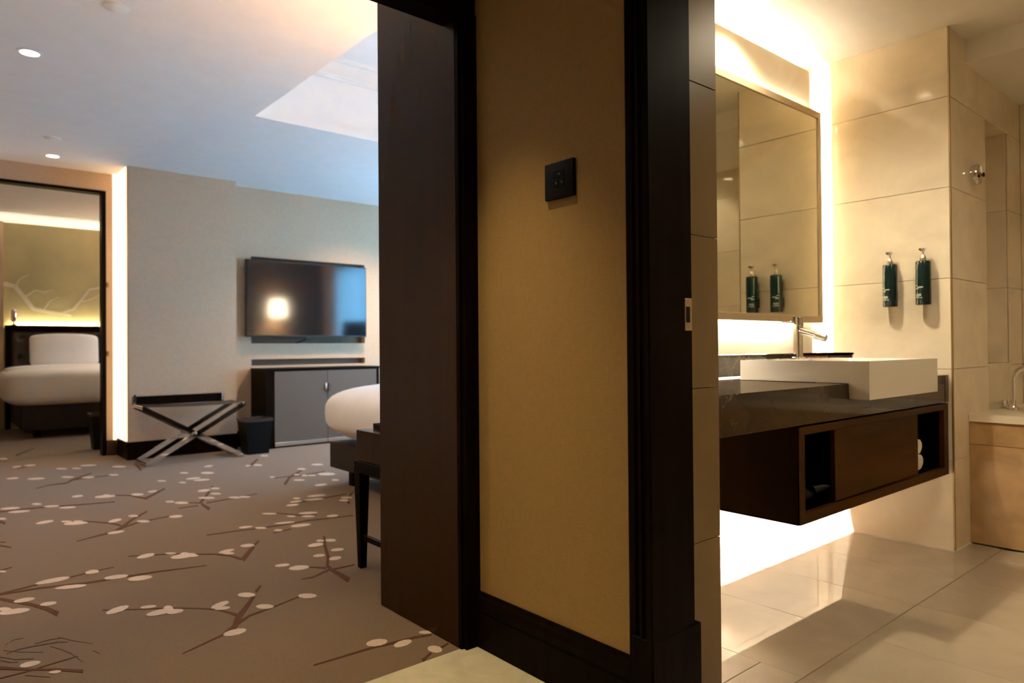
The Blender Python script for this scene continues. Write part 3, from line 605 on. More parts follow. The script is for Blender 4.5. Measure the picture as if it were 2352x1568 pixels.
[(1.256,4.922),(1.247,4.91),(1.233,4.911),(1.219,4.924),(1.21,4.944),(1.209,4.964),(1.218,4.976),(1.232,4.975),(1.246,4.962),(1.255,4.942)],
[(1.629,4.752),(1.617,4.742),(1.598,4.747),(1.578,4.765),(1.566,4.789),(1.565,4.81),(1.576,4.82),(1.595,4.816),(1.615,4.797),(1.628,4.773)],
[(1.682,4.731),(1.671,4.72),(1.654,4.723),(1.638,4.738),(1.627,4.76),(1.628,4.781),(1.638,4.792),(1.655,4.789),(1.672,4.774),(1.682,4.752)],
[(0.466,5.412),(0.454,5.392),(0.428,5.387),(0.398,5.399),(0.374,5.424),(0.366,5.451),(0.377,5.471),(0.403,5.476),(0.434,5.464),(0.458,5.439)],
[(0.505,5.264),(0.492,5.246),(0.463,5.243),(0.429,5.257),(0.403,5.282),(0.394,5.309),(0.406,5.328),(0.434,5.331),(0.469,5.317),(0.496,5.291)],
[(0.584,5.442),(0.577,5.426),(0.563,5.424),(0.548,5.438),(0.537,5.462),(0.535,5.487),(0.541,5.504),(0.555,5.506),(0.57,5.492),(0.581,5.467)],
[(0.664,5.295),(0.654,5.279),(0.633,5.278),(0.608,5.291),(0.589,5.313),(0.583,5.337),(0.593,5.354),(0.615,5.356),(0.64,5.343),(0.659,5.32)],
[(0.739,5.185),(0.728,5.17),(0.705,5.169),(0.678,5.183),(0.658,5.207),(0.652,5.23),(0.663,5.246),(0.686,5.247),(0.713,5.232),(0.734,5.209)],
[(1.412,3.935),(1.4,3.924),(1.38,3.921),(1.359,3.927),(1.344,3.94),(1.341,3.955),(1.352,3.967),(1.372,3.97),(1.394,3.963),(1.409,3.95)],
[(1.458,3.847),(1.448,3.839),(1.433,3.843),(1.418,3.857),(1.408,3.876),(1.408,3.893),(1.417,3.901),(1.433,3.898),(1.448,3.884),(1.458,3.864)],
[(1.632,3.87),(1.617,3.861),(1.588,3.863),(1.555,3.875),(1.532,3.893),(1.527,3.91),(1.542,3.92),(1.572,3.918),(1.604,3.906),(1.628,3.887)],
[(1.677,3.755),(1.659,3.739),(1.627,3.736),(1.594,3.746),(1.573,3.766),(1.57,3.788),(1.587,3.804),(1.619,3.807),(1.652,3.797),(1.674,3.777)],
[(1.889,3.846),(1.876,3.833),(1.856,3.83),(1.837,3.839),(1.826,3.856),(1.828,3.874),(1.841,3.888),(1.861,3.891),(1.88,3.882),(1.891,3.865)],
[(1.83,3.999),(1.813,3.987),(1.784,3.991),(1.754,4.007),(1.734,4.031),(1.731,4.054),(1.748,4.065),(1.777,4.062),(1.808,4.045),(1.828,4.021)],
[(1.775,3.919),(1.763,3.911),(1.744,3.916),(1.726,3.932),(1.715,3.954),(1.715,3.973),(1.727,3.982),(1.746,3.977),(1.764,3.96),(1.775,3.938)],
[(1.689,3.998),(1.68,3.989),(1.667,3.991),(1.655,4.002),(1.649,4.018),(1.65,4.033),(1.658,4.041),(1.671,4.04),(1.683,4.029),(1.69,4.013)],
[(1.505,3.739),(1.496,3.728),(1.483,3.727),(1.472,3.737),(1.467,3.754),(1.469,3.771),(1.478,3.782),(1.49,3.783),(1.502,3.773),(1.507,3.756)],
[(1.629,4.141),(1.618,4.134),(1.598,4.142),(1.578,4.161),(1.564,4.183),(1.562,4.201),(1.573,4.208),(1.593,4.201),(1.614,4.182),(1.627,4.159)],
[(2.091,4.442),(2.072,4.427),(2.038,4.426),(2.002,4.437),(1.978,4.457),(1.974,4.479),(1.993,4.493),(2.027,4.495),(2.064,4.484),(2.088,4.463)],
[(2.028,4.339),(2.01,4.329),(1.977,4.33),(1.941,4.342),(1.915,4.36),(1.91,4.378),(1.927,4.388),(1.96,4.388),(1.997,4.376),(2.023,4.357)],
[(1.915,4.456),(1.905,4.444),(1.892,4.444),(1.881,4.454),(1.876,4.471),(1.878,4.489),(1.888,4.5),(1.901,4.501),(1.912,4.491),(1.918,4.473)],
[(1.834,4.291),(1.82,4.276),(1.797,4.271),(1.774,4.277),(1.759,4.292),(1.758,4.31),(1.772,4.324),(1.795,4.33),(1.818,4.324),(1.833,4.309)],
[(1.887,4.367),(1.874,4.355),(1.853,4.352),(1.831,4.36),(1.817,4.374),(1.816,4.39),(1.828,4.402),(1.85,4.405),(1.872,4.398),(1.886,4.383)],
[(2.183,4.238),(2.171,4.229),(2.152,4.233),(2.135,4.249),(2.125,4.271),(2.127,4.29),(2.139,4.299),(2.158,4.295),(2.175,4.278),(2.185,4.257)],
[(2.131,4.177),(2.119,4.168),(2.102,4.171),(2.086,4.186),(2.077,4.206),(2.079,4.224),(2.091,4.233),(2.108,4.23),(2.124,4.215),(2.133,4.195)],
[(2.208,5.052),(2.194,5.041),(2.174,5.045),(2.154,5.063),(2.142,5.088),(2.143,5.111),(2.157,5.123),(2.177,5.118),(2.197,5.1),(2.209,5.075)],
[(2.306,5.222),(2.294,5.207),(2.281,5.204),(2.27,5.214),(2.266,5.233),(2.27,5.255),(2.282,5.27),(2.295,5.273),(2.306,5.263),(2.31,5.243)],
[(2.088,5.328),(2.078,5.315),(2.066,5.312),(2.056,5.322),(2.052,5.339),(2.055,5.358),(2.064,5.372),(2.077,5.374),(2.087,5.365),(2.091,5.347)],
[(2.494,5.126),(2.469,5.103),(2.434,5.107),(2.403,5.136),(2.386,5.179),(2.391,5.221),(2.416,5.244),(2.452,5.241),(2.484,5.211),(2.5,5.167)],
[(2.26,4.78),(2.243,4.762),(2.215,4.756),(2.189,4.763),(2.173,4.782),(2.174,4.805),(2.191,4.824),(2.218,4.83),(2.245,4.823),(2.262,4.804)],
[(2.401,4.874),(2.388,4.859),(2.372,4.858),(2.36,4.869),(2.355,4.89),(2.359,4.912),(2.372,4.927),(2.388,4.928),(2.401,4.916),(2.406,4.896)],
[(2.622,5.614),(2.605,5.6),(2.58,5.605),(2.556,5.627),(2.543,5.658),(2.546,5.686),(2.563,5.701),(2.588,5.696),(2.612,5.674),(2.625,5.642)],
[(2.417,5.505),(2.402,5.488),(2.382,5.487),(2.366,5.502),(2.359,5.528),(2.363,5.555),(2.378,5.573),(2.397,5.575),(2.414,5.559),(2.421,5.533)],
[(2.354,5.177),(2.342,5.165),(2.325,5.167),(2.31,5.182),(2.301,5.203),(2.304,5.224),(2.316,5.235),(2.333,5.234),(2.349,5.219),(2.357,5.197)],
[(2.269,5.295),(2.259,5.281),(2.246,5.279),(2.237,5.288),(2.233,5.305),(2.237,5.324),(2.247,5.338),(2.259,5.341),(2.269,5.332),(2.273,5.314)],
[(2.457,6.433),(2.442,6.412),(2.422,6.409),(2.405,6.425),(2.397,6.454),(2.402,6.486),(2.417,6.508),(2.437,6.511),(2.454,6.495),(2.462,6.465)],
[(2.22,5.954),(2.207,5.937),(2.188,5.936),(2.171,5.952),(2.162,5.979),(2.165,6.006),(2.178,6.024),(2.197,6.025),(2.215,6.009),(2.223,5.982)],
[(2.137,5.986),(2.127,5.969),(2.113,5.966),(2.101,5.977),(2.096,5.998),(2.099,6.022),(2.11,6.038),(2.124,6.042),(2.136,6.031),(2.141,6.009)],
[(2.306,6.631),(2.293,6.61),(2.278,6.605),(2.265,6.617),(2.259,6.642),(2.264,6.67),(2.276,6.691),(2.292,6.697),(2.305,6.684),(2.31,6.659)],
[(1.789,5.848),(1.773,5.828),(1.748,5.829),(1.723,5.852),(1.708,5.888),(1.708,5.923),(1.724,5.944),(1.75,5.943),(1.775,5.92),(1.79,5.883)],
[(1.645,5.706),(1.629,5.685),(1.599,5.675),(1.566,5.678),(1.544,5.694),(1.539,5.717),(1.555,5.737),(1.585,5.748),(1.618,5.745),(1.641,5.729)],
[(1.677,5.582),(1.66,5.565),(1.629,5.562),(1.595,5.574),(1.572,5.596),(1.567,5.621),(1.583,5.638),(1.614,5.642),(1.648,5.63),(1.672,5.607)],
[(1.634,5.993),(1.623,5.978),(1.607,5.979),(1.591,5.994),(1.581,6.018),(1.581,6.041),(1.591,6.056),(1.607,6.056),(1.624,6.04),(1.634,6.016)],
[(1.407,5.745),(1.398,5.733),(1.382,5.735),(1.366,5.75),(1.355,5.773),(1.354,5.794),(1.363,5.807),(1.379,5.805),(1.396,5.79),(1.406,5.767)],
[(1.502,5.57),(1.493,5.557),(1.48,5.557),(1.468,5.569),(1.46,5.588),(1.46,5.608),(1.469,5.621),(1.482,5.622),(1.494,5.61),(1.502,5.59)],
[(1.891,6.222),(1.877,6.195),(1.854,6.176),(1.831,6.172),(1.817,6.185),(1.817,6.209),(1.831,6.237),(1.854,6.256),(1.877,6.26),(1.891,6.247)],
[(0.901,6.425),(0.89,6.407),(0.87,6.409),(0.846,6.43),(0.83,6.463),(0.826,6.494),(0.836,6.513),(0.857,6.511),(0.881,6.489),(0.897,6.456)],
[(1.026,6.315),(1.014,6.293),(0.992,6.285),(0.967,6.293),(0.948,6.314),(0.944,6.341),(0.955,6.363),(0.978,6.372),(1.004,6.364),(1.022,6.342)],
[(0.721,6.523),(0.707,6.498),(0.678,6.492),(0.644,6.508),(0.618,6.538),(0.61,6.573),(0.623,6.599),(0.653,6.605),(0.687,6.59),(0.713,6.558)],
[(0.568,6.688),(0.559,6.663),(0.538,6.65),(0.513,6.654),(0.495,6.672),(0.489,6.699),(0.498,6.724),(0.519,6.737),(0.544,6.734),(0.563,6.715)],
[(1.188,6.285),(1.178,6.268),(1.161,6.269),(1.142,6.286),(1.129,6.313),(1.128,6.341),(1.137,6.358),(1.155,6.358),(1.174,6.341),(1.187,6.313)],
[(0.643,7.354),(0.634,7.32),(0.616,7.295),(0.595,7.287),(0.58,7.3),(0.575,7.328),(0.584,7.362),(0.602,7.388),(0.623,7.396),(0.638,7.383)],
[(0.746,7.334),(0.735,7.305),(0.713,7.291),(0.687,7.297),(0.668,7.321),(0.662,7.354),(0.673,7.384),(0.696,7.399),(0.722,7.392),(0.741,7.368)],
[(0.923,6.915),(0.912,6.893),(0.892,6.892),(0.87,6.913),(0.854,6.947),(0.851,6.982),(0.861,7.005),(0.882,7.006),(0.904,6.985),(0.92,6.95)],
[(1.015,6.851),(1.006,6.831),(0.989,6.829),(0.97,6.846),(0.958,6.876),(0.956,6.907),(0.965,6.927),(0.982,6.929),(1.001,6.912),(1.013,6.882)],
[(1.147,6.962),(1.131,6.94),(1.099,6.936),(1.063,6.951),(1.037,6.98),(1.029,7.011),(1.044,7.033),(1.076,7.038),(1.113,7.023),(1.14,6.994)],
[(1.324,6.687),(1.309,6.667),(1.282,6.672),(1.253,6.699),(1.233,6.738),(1.229,6.775),(1.243,6.795),(1.27,6.791),(1.3,6.763),(1.32,6.724)],
[(0.591,7.944),(0.582,7.913),(0.566,7.906),(0.547,7.923),(0.533,7.959),(0.53,8.001),(0.538,8.032),(0.555,8.04),(0.574,8.023),(0.588,7.986)],
[(0.285,2.687),(0.279,2.673),(0.265,2.667),(0.247,2.669),(0.234,2.679),(0.229,2.693),(0.235,2.707),(0.249,2.714),(0.266,2.711),(0.28,2.701)],
[(0.325,2.566),(0.322,2.561),(0.313,2.56),(0.304,2.565),(0.297,2.573),(0.294,2.582),(0.298,2.588),(0.306,2.588),(0.316,2.583),(0.323,2.575)],
[(0.373,5.108),(0.368,5.093),(0.357,5.091),(0.345,5.102),(0.336,5.122),(0.334,5.143),(0.339,5.158),(0.349,5.16),(0.361,5.149),(0.37,5.129)],
[(0.283,3.889),(0.28,3.88),(0.273,3.88),(0.265,3.887),(0.259,3.899),(0.258,3.911),(0.261,3.919),(0.268,3.92),(0.275,3.913),(0.281,3.901)],
[(1.204,2.087),(1.19,2.074),(1.169,2.072),(1.148,2.08),(1.136,2.096),(1.137,2.114),(1.15,2.126),(1.172,2.129),(1.193,2.12),(1.205,2.104)],
[(1.269,2.034),(1.256,2.022),(1.235,2.015),(1.214,2.017),(1.201,2.026),(1.2,2.039),(1.212,2.052),(1.233,2.059),(1.255,2.057),(1.268,2.048)],
[(1.358,2.047),(1.35,2.042),(1.338,2.046),(1.328,2.055),(1.322,2.067),(1.323,2.077),(1.331,2.082),(1.343,2.079),(1.354,2.069),(1.359,2.057)],
[(1.304,1.904),(1.292,1.896),(1.279,1.9),(1.271,1.915),(1.269,1.934),(1.276,1.95),(1.288,1.958),(1.301,1.954),(1.31,1.94),(1.311,1.92)]]
for p in BRANCHES: flat('branch', p, 'branch', .0012)
for p in BLOSSOMS: flat('blossom', p, 'blossom', .0020)
sh = None
for p in DARK_LINES: flat('dark_line', p, 'scrib', .0008)  # thin dark lines drawn on the carpet
for dx in (-1.35,):
    for p in BRANCHES[:14]:
        if max(q[0] for q in p)+dx < .1: flat('branch', p, 'branch', .0012, (dx, 0))
    for p in BLOSSOMS[:36]:
        if max(q[0] for q in p)+dx < .1: flat('blossom', p, 'blossom', .0020, (dx, 0))

# ================================================================== BATHROOM THINGS
# mirror: thin metal-framed box standing off the panel, light strips behind its edges
mx0, mx1, mz0, mz1, my = 2.30, 3.640, 1.115, 2.232, 1.737
mr = empty('wall_mirror', (2.97, 1.795, mz0), 'large frameless-looking mirror in a slim champagne metal frame above the basin', 'mirror')
mr['label'] = 'large mirror in a slim champagne metal frame above the basin'
box('mirror_glass', (mx0+.02, mx1-.02, my+.002, my+.008, mz0+.02, mz1-.02), 'mirror', mr)
box('frame_rail', (mx0, mx1, my-.004, my+.035, mz1-.034, mz1), 'frame_metal', mr, bevel=.0015, seg=1)
box('frame_rail', (mx0, mx1, my-.004, my+.035, mz0, mz0+.034), 'frame_metal', mr, bevel=.0015, seg=1)
box('frame_rail', (mx0, mx0+.034, my-.004, my+.035, mz0+.034, mz1-.034), 'frame_metal', mr, bevel=.0015, seg=1)
box('frame_rail', (mx1-.034, mx1, my-.004, my+.035, mz0+.034, mz1-.034), 'frame_metal', mr, bevel=.0015, seg=1)
box('back_box', (mx0+.10, mx1-.10, my+.035, 1.795, mz0+.10, mz1-.10), 'steel', mr)
box('mirror_back', (mx0+.02, mx1-.02, my+.010, my+.033, mz0+.02, mz1-.02), 'steel', mr)
box('led_strip', (mx1-.075, mx1-.063, 1.774, 1.786, mz0+.08, mz1-.08), 'led_mirror', mr)
box('led_strip', (mx0+.03, mx1-.22, 1.7735, 1.785, mz0+.002, mz0+.012), 'led_mirror_low', mr)
box('led_strip', (mx0+.03, mx1-.03, 1.775, 1.787, mz1-.017, mz1-.006), 'led_mirror_top', mr)

# counter of dark marble with deep apron and upstand
ct = empty('vanity_counter', (2.79, 1.5, .72), 'dark brown veined marble counter with a deep front apron', 'counter')
prism('counter_slab', [(1.190, .720), (1.190, .8495), (1.845, .8495), (1.845, .829), (1.212, .829), (1.212, .720)], 'x', 1.802, 2.6965, 'emperador', ct)
prism('counter_slab', [(1.190, .720), (1.190, .787), (1.660, .787), (1.660, .8495), (1.845, .8495), (1.845, .775), (1.212, .775), (1.212, .720)], 'x', 2.6965, 3.3965, 'emperador', ct)
prism('counter_slab', [(1.190, .720), (1.190, .8495), (1.845, .8495), (1.845, .829), (1.212, .829), (1.212, .720)], 'x', 3.3965, 3.775, 'emperador', ct)
box('upstand', (1.802, 3.60, 1.7875, 1.7945, .855, .957), 'emperador', ct, bevel=.001, seg=1)
box('light_gap', (1.802, 3.60, 1.789, 1.7945, .8497, .8545), 'led_gap', ct)

# vanity cabinet hung under the counter
vc = empty('vanity_cabinet', (3.04, 1.46, .37), 'dark brown wall-hung vanity cabinet with two open cubbies and a central door', 'cabinet')
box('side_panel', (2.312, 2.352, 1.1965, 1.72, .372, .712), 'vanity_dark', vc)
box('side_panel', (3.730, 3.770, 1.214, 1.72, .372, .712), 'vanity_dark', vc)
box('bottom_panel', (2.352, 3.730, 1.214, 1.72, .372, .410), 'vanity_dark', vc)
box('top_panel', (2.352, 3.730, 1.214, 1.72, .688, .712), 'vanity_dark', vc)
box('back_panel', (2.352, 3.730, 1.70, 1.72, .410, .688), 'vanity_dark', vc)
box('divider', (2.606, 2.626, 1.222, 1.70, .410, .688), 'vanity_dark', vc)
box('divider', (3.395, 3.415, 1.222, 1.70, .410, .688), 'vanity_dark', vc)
box('face_frame', (2.318, 2.354, 1.192, 1.1965, .372, .712), 'vanity_wood', vc)
box('face_frame', (3.715, 3.770, 1.192, 1.214, .372, .712), 'vanity_wood', vc)
box('face_frame', (2.354, 3.715, 1.192, 1.214, .372, .408), 'vanity_wood', vc)
box('face_frame', (2.354, 3.715, 1.192, 1.214, .684, .712), 'vanity_wood', vc)
box('cabinet_door', (2.606, 3.415, 1.202, 1.221, .412, .682), 'vanity_wood', vc, bevel=.0015, seg=1)
box('led_strip', (2.33, 3.72, 1.765, 1.785, .690, .706), 'led_floor', vc)
box('led_baffle', (2.312, 3.770, 1.72, 1.844, .7065, .7185), 'vanity_dark', vc)  # widened into a baffle that stops light leaking up into the counter

# towels and pouch in the cubbies
def towel(name, xc, zc, r, h, label):
    pts = []
    for k in range(28):
        t = 2*math.pi*k/28; c, s = math.cos(t), math.sin(t)
        pts.append((xc+r*math.copysign(abs(c)**.8, c), zc+h*math.copysign(abs(s)**.7, s)))
    t_ = empty(name, (xc, 1.4, zc-h), label, 'towel', 'folded towels in the vanity cubby')
    prism('towel_roll', pts, 'y', 1.245, 1.60, 'towel', t_, bevel=.006)
    sp_ = []
    for k in range(30):
        a = k*.55; q = .25+.7*k/30
        sp_.append((xc+r*q*.85*math.cos(a), 1.2445, zc+h*q*.85*math.sin(a)))
    tube('fold_edge', sp_, .0016, 'towel', t_, n=5)
towel('folded_towel', 3.513, .4475, .091, .0365, 'white folded towel lying at the bottom of the right vanity cubby')
towel('folded_towel', 3.506, .520, .086, .0355, 'white folded towel on top of another in the right vanity cubby')
pc = empty('drawstring_pouch', (2.49, 1.34, .41), 'black cloth pouch lying in the left vanity cubby', 'pouch')
soft('pouch_body', (2.395, 2.575, 1.24, 1.46, .4105, .475), 'black', pc, nh=2.4, nv=2.0, seg=24, rings=12)
tube('pouch_flap', [(2.55, 1.26, .455), (2.585, 1.235, .465), (2.592, 1.215, .470)], [.018, .012, .002], 'black', pc, n=8)

# rectangular semi-recessed basin
def basin():
    bm = bmesh.new()
    X0, X1, Y0, Y1, Z0, Z1, ZF, YS = 2.697, 3.396, 1.113, 1.650, .851, .936, .791, 1.1885
    prof = [(Y0, ZF), (YS, ZF), (YS, Z0), (Y1, Z0), (Y1, Z1), (Y0, Z1)]
    v0 = [bm.verts.new((X0, y, z)) for y, z in prof]; v1 = [bm.verts.new((X1, y, z)) for y, z in prof]
    bm.faces.new(v0); bm.faces.new(v1[::-1])
    for i in range(6):
        if i == 4: continue
        bm.faces.new((v0[i], v0[(i+1) % 6], v1[(i+1) % 6], v1[i]))
    # top: rim loop, then bowl loops
    def loop(x0, x1, y0, y1, z, r, n=6):
        out = []
        for cx_, cy_, a in ((x1-r, y0+r, -90), (x1-r, y1-r, 0), (x0+r, y1-r, 90), (x0+r, y0+r, 180)):
            for k in range(n): 
                t = math.radians(a+90*k/(n-1)); out.append(bm.verts.new((cx_+r*math.cos(t), cy_+r*math.sin(t), z)))
        return out
    L = [loop(X0+.020, X1-.020, Y0+.020, Y1-.130, Z1, .05), loop(X0+.024, X1-.024, Y0+.024, Y1-.134, Z1-.004, .05), loop(X0+.045, X1-.045, Y0+.05, Y1-.15, Z1-.070, .06), loop(X0+.09, X1-.09, Y0+.10, Y1-.19, Z1-.080, .06)]
    for a, b in zip(L, L[1:]):
        n = len(a)
        for k in range(n): bm.faces.new((a[k], a[(k+1) % n], b[(k+1) % n], b[k]))
    bm.faces.new(L[-1])
    corner = [v1[5], v1[4], v0[4], v0[5]]  # (x1,y0),(x1,y1),(x0,y1),(x0,y0)
    n = 6
    for c in range(4):
        seg = L[0][c*n:(c+1)*n]
        for k in range(n-1): bm.faces.new((corner[c], seg[k+1], seg[k]))
        nx = L[0][((c+1)*n) % (4*n)]
        bm.faces.new((corner[c], corner[(c+1) % 4], nx, seg[-1]))
    bm.edges.ensure_lookup_table()
    es = [e for e in bm.edges if len(e.link_faces) == 2 and all(v in v0+v1 for v in e.verts) and e.calc_face_angle(0) > .5]
    bmesh.ops.bevel(bm, geom=es, offset=.013, segments=4, affect='EDGES', profile=.5)
    return bm
bs = empty('wash_basin', (3.05, 1.38, .851), 'white rectangular ceramic basin set into the dark marble counter', 'sink')
finish('basin_bowl', basin(), 'ceramic', bs, smooth=True, sharp=40)
lathe('drain', [(.0001, 0), (.026, 0), (.026, .003), (.0001, .004)], (3.05, 1.33, .8565), 'chrome', bs, n=20)
fa = empty('basin_faucet', (3.05, 1.57, .936), 'chrome single-lever faucet standing on the white basin', 'faucet')
lathe('base_ring', [(.029, 0), (.029, .006), (.024, .009), (.0001, .009)], (3.05, 1.57, .936), 'chrome', fa)
lathe('faucet_body', [(.021, .005), (.021, .150), (.0235, .152), (.0235, .188), (.022, .191), (.0001, .191)], (3.05, 1.57, .936), 'chrome', fa)
tube('spout', [(3.05, 1.565, 1.066), (3.05, 1.50, 1.046), (3.05, 1.442, 1.028)], [.0180, .0170, .0165], 'chrome', fa, n=16)
lathe('aerator', [(.0001, -.004), (.010, -.004), (.010, 0)], (3.05, 1.449, 1.018), 'steel', fa, n=14)
tube('lever', [(3.05, 1.585, 1.103), (3.035, 1.612, 1.105), (3.03, 1.635, 1.106)], [.006, .005, .0045], 'chrome', fa, n=10)
# amenity box behind the basin
ab = empty('amenity_box', (3.55, 1.675, .85), 'low dark brown box on the counter behind the basin', 'box')
box('box_body', (3.43, 3.70, 1.61, 1.745, .850, .947), 'vanity_wood', ab, bevel=.002, seg=1)
box('box_lid', (3.425, 3.705, 1.605, 1.750, .947, .958), 'vanity_dark', ab, bevel=.002, seg=1)

# soap bottles on wall brackets
def bottle(yc, z0, label, lid):
    xc = 3.728; b = empty('soap_dispenser', (xc, yc, z0), label, 'dispenser', 'wall-mounted soap bottles')
    r = .0335; h = .2135
    lathe('bottle_body', [(.0001, 0), (r-.003, 0), (r, .004), (r, h-.006), (r-.004, h), (.012, h+.002), (.0001, h+.002)], (xc, yc, z0), 'bottle', b, n=32)
    lathe('collar', [(.0135, h), (.0135, h+.012), (.011, h+.022), (.0075, h+.030), (.0001, h+.030)], (xc, yc, z0), 'steel', b, n=20)
    lathe('pump_stem', [(.0042, h+.028), (.0042, h+.050)], (xc, yc, z0), 'steel', b, n=10)
    pm = prism('pump_head', [(yc-.014, z0+h+.062), (yc+.013, z0+h+.062), (yc+.012, z0+h+.055), (yc+.004, z0+h+.047), (yc-.004, z0+h+.047), (yc-.011, z0+h+.054)], 'x', xc-.022, xc+.009, 'chrome', b, bevel=.002)
    box('bracket', (xc+.026, 3.7755, yc-.020, yc+.020, z0+.030, z0+.085), 'black', b, bevel=.002, seg=1)
    box('bracket', (xc+.026, 3.7755, yc-.014, yc+.014, z0+.150, z0+.180), 'black', b, bevel=.002, seg=1)
    # printed lines wrapped on the near side of the bottle (the lettering is too small to read in the photograph)
    def mark(a0, a1, za, zb):
        bm = bmesh.new(); n = 6; A = []
        for k in range(n+1):
            t = math.radians(a0+(a1-a0)*k/n)
            A.append((bm.verts.new((xc+(r+.0003)*math.cos(t), yc+(r+.0003)*math.sin(t), za)), bm.verts.new((xc+(r+.0003)*math.cos(t), yc+(r+.0003)*math.sin(t), zb))))
        for k in range(n): bm.faces.new((A[k][0], A[k+1][0], A[k+1][1], A[k][1]))
        return finish('print_line', bm, 'print', b)
    for k, (a0, a1, f, d) in enumerate(((128, 150, .425, .006), (150, 196, .385, .006), (130, 162, .345, .009), (132, 182, .225, .0045), (132, 182, .198, .0045), (132, 170, .150, .006), (176, 190, .150, .004))):
        mark(a0, a1, z0+h*f, z0+h*f+d)
    for k in range(12):
        mark(128, 136, z0+h*(.50+.038*k), z0+h*(.50+.038*k)+.0052)
bottle(1.432, 1.188, 'dark green soap bottle with pump on the tiled wall, nearer the mirror', 0)
bottle(1.279, 1.191, 'dark green soap bottle with pump on the tiled wall, nearer the tub corner', 1)

# bathroom downlights
def downlight(loc, name, label, lens, energy, color, angle, group, rad=.042, soft_=.03, target=None, tilt=None):
    d = empty(name, loc, label, 'light', group)
    x, y, z = loc
    lathe('trim_ring', [(rad+.012, -.003), (rad+.012, 0), (rad, .0), (rad-.004, -.0035), (rad+.012, -.003)], loc, 'plaster', d, n=32)
    lathe('lens', [(.0001, -.0022), (rad-.004, -.0022), (rad-.004, -.0005), (.0001, -.0005)], loc, lens, d, n=32)
    if energy: lamp('downlight_lamp', 'SPOT', (x, y, z-.02), energy, color, size=soft_, parent=d, target=None if target is None else target, angle=angle, blend=1.0)
    return d
downlight((2.835, 1.598, 2.536), 'ceiling_downlight', 'round bathroom ceiling downlight above the basin', 'down_bath', 130, WARM, 140, 'bathroom downlights')
downlight((2.9, .5, 2.536), 'ceiling_downlight', 'unseen fill downlight added in the middle of the bathroom ceiling', 'down_bath', 92, WARM, 160, 'bathroom downlights', rad=.15, soft_=.15)  # broad soft fill added out of view for the bathroom
downlight((4.72, .2, 2.414), 'ceiling_downlight', 'unseen fill downlight added over the tub', 'down_bath', 13, WARM, 120, 'bathroom downlights')  # added out of view to lift the tub alcove

# retractable clothes line on the alcove wall
cl = empty('retractable_clothesline', (4.092, 1.172, 1.86), 'round chrome retractable clothesline on the tub alcove wall', 'clothesline')
lathe('housing', [(.0001, 0), (.050, 0), (.052, -.004), (.052, -.030), (.048, -.036), (.0001, -.037)], (4.092, 1.172, 1.86), 'chrome', cl, n=32, axis='y')
box('centre_band', (4.045, 4.139, 1.132, 1.140, 1.853, 1.867), 'bronze', cl, bevel=.003)
lathe('pull_knob', [(.004, 0), (.004, -.006), (.011, -.008), (.012, -.014), (.0001, -.017)], (4.110, 1.136, 1.858), 'black', cl, n=16, axis='y')

# bathtub surround
tb = empty('bathtub', (4.48, .2, 0), 'bathtub boxed in tan stone with a pale stone deck', 'bathtub')
TY0, TY1 = -.895, 1.1705
bmd = bmesh.new()
for b in ((3.992, 4.14, TY0, TY1), (4.82, 4.959, TY0, TY1), (4.14, 4.82, .94, TY1), (4.14, 4.82, TY0, -.75)): bm_box(bmd, b[0], b[1], b[2], b[3], .6105, .6475)
finish('deck', bmd, 'cream', tb)
box('front_panel', (4.000, 4.018, TY0, TY1, .498, .6100), 'tub_stone', tb, bevel=.001, seg=1)
box('front_panel', (4.000, 4.018, TY0, TY1, .006, .4955), 'tub_stone', tb, bevel=.001, seg=1)
box('plinth_gap', (4.004, 4.016, TY0, TY1, 0, .006), 'black', tb)
bt = bmesh.new()
def trough(bm, rings):
    R = []
    for (x0, x1, y0, y1, z, r) in rings:
        out = []
        for cx_, cy_, a in ((x1-r, y0+r, -90), (x1-r, y1-r, 0), (x0+r, y1-r, 90), (x0+r, y0+r, 180)):
            for k in range(6):
                t = math.radians(a+90*k/5); out.append(bm.verts.new((cx_+r*math.cos(t), cy_+r*math.sin(t), z)))
        R.append(out)
    for a, b in zip(R, R[1:]):
        for k in range(len(a)): bm.faces.new((a[k], a[(k+1) % len(a)], b[(k+1) % len(a)], b[k]))
    bm.faces.new(R[-1])
trough(bt, [(4.10, 4.86, -.79, .98, .6478, .08), (4.10, 4.86, -.79, .98, .650, .08), (4.15, 4.81, -.74, .93, .650, .08), (4.17, 4.79, -.72, .91, .640, .1), (4.22, 4.74, -.62, .84, .30, .14), (4.28, 4.68, -.5, .75, .25, .14)])
finish('tub_shell', bt, 'ceramic', tb, smooth=True, sharp=50)
tf = empty('tub_faucet', (4.43, 1.07, .6475), 'chrome swan-neck tub filler with side knob on the tub deck', 'faucet')
cc = [(4.43, 1.09, .6475), (4.43, 1.09, .80)]
for k in range(1, 10):
    a = math.pi*k/10; cc.append((4.43, 1.09-.07*(1-math.cos(a)), .80+.075*math.sin(a)))
cc.append((4.43, .95, .77))
tube('spout', cc, .013, 'chrome', tf, n=14)
lathe('spout_base', [(.026, 0), (.026, .012), (.018, .022), (.0001, .022)], (4.43, 1.09, .6475), 'chrome', tf, n=20)
for yy in (1.135, 1.02):
    lathe('knob', [(.022, 0), (.022, .006), (.014, .010), (.014, .018), (.024, .020), (.024, .045), (.0001, .047)], (4.43, yy, .6475), 'chrome', tf, n=20)
lathe('diverter_pin', [(.0035, 0), (.0035, .075), (.0001, .077)], (4.53, 1.14, .6475), 'chrome', tf, n=10)

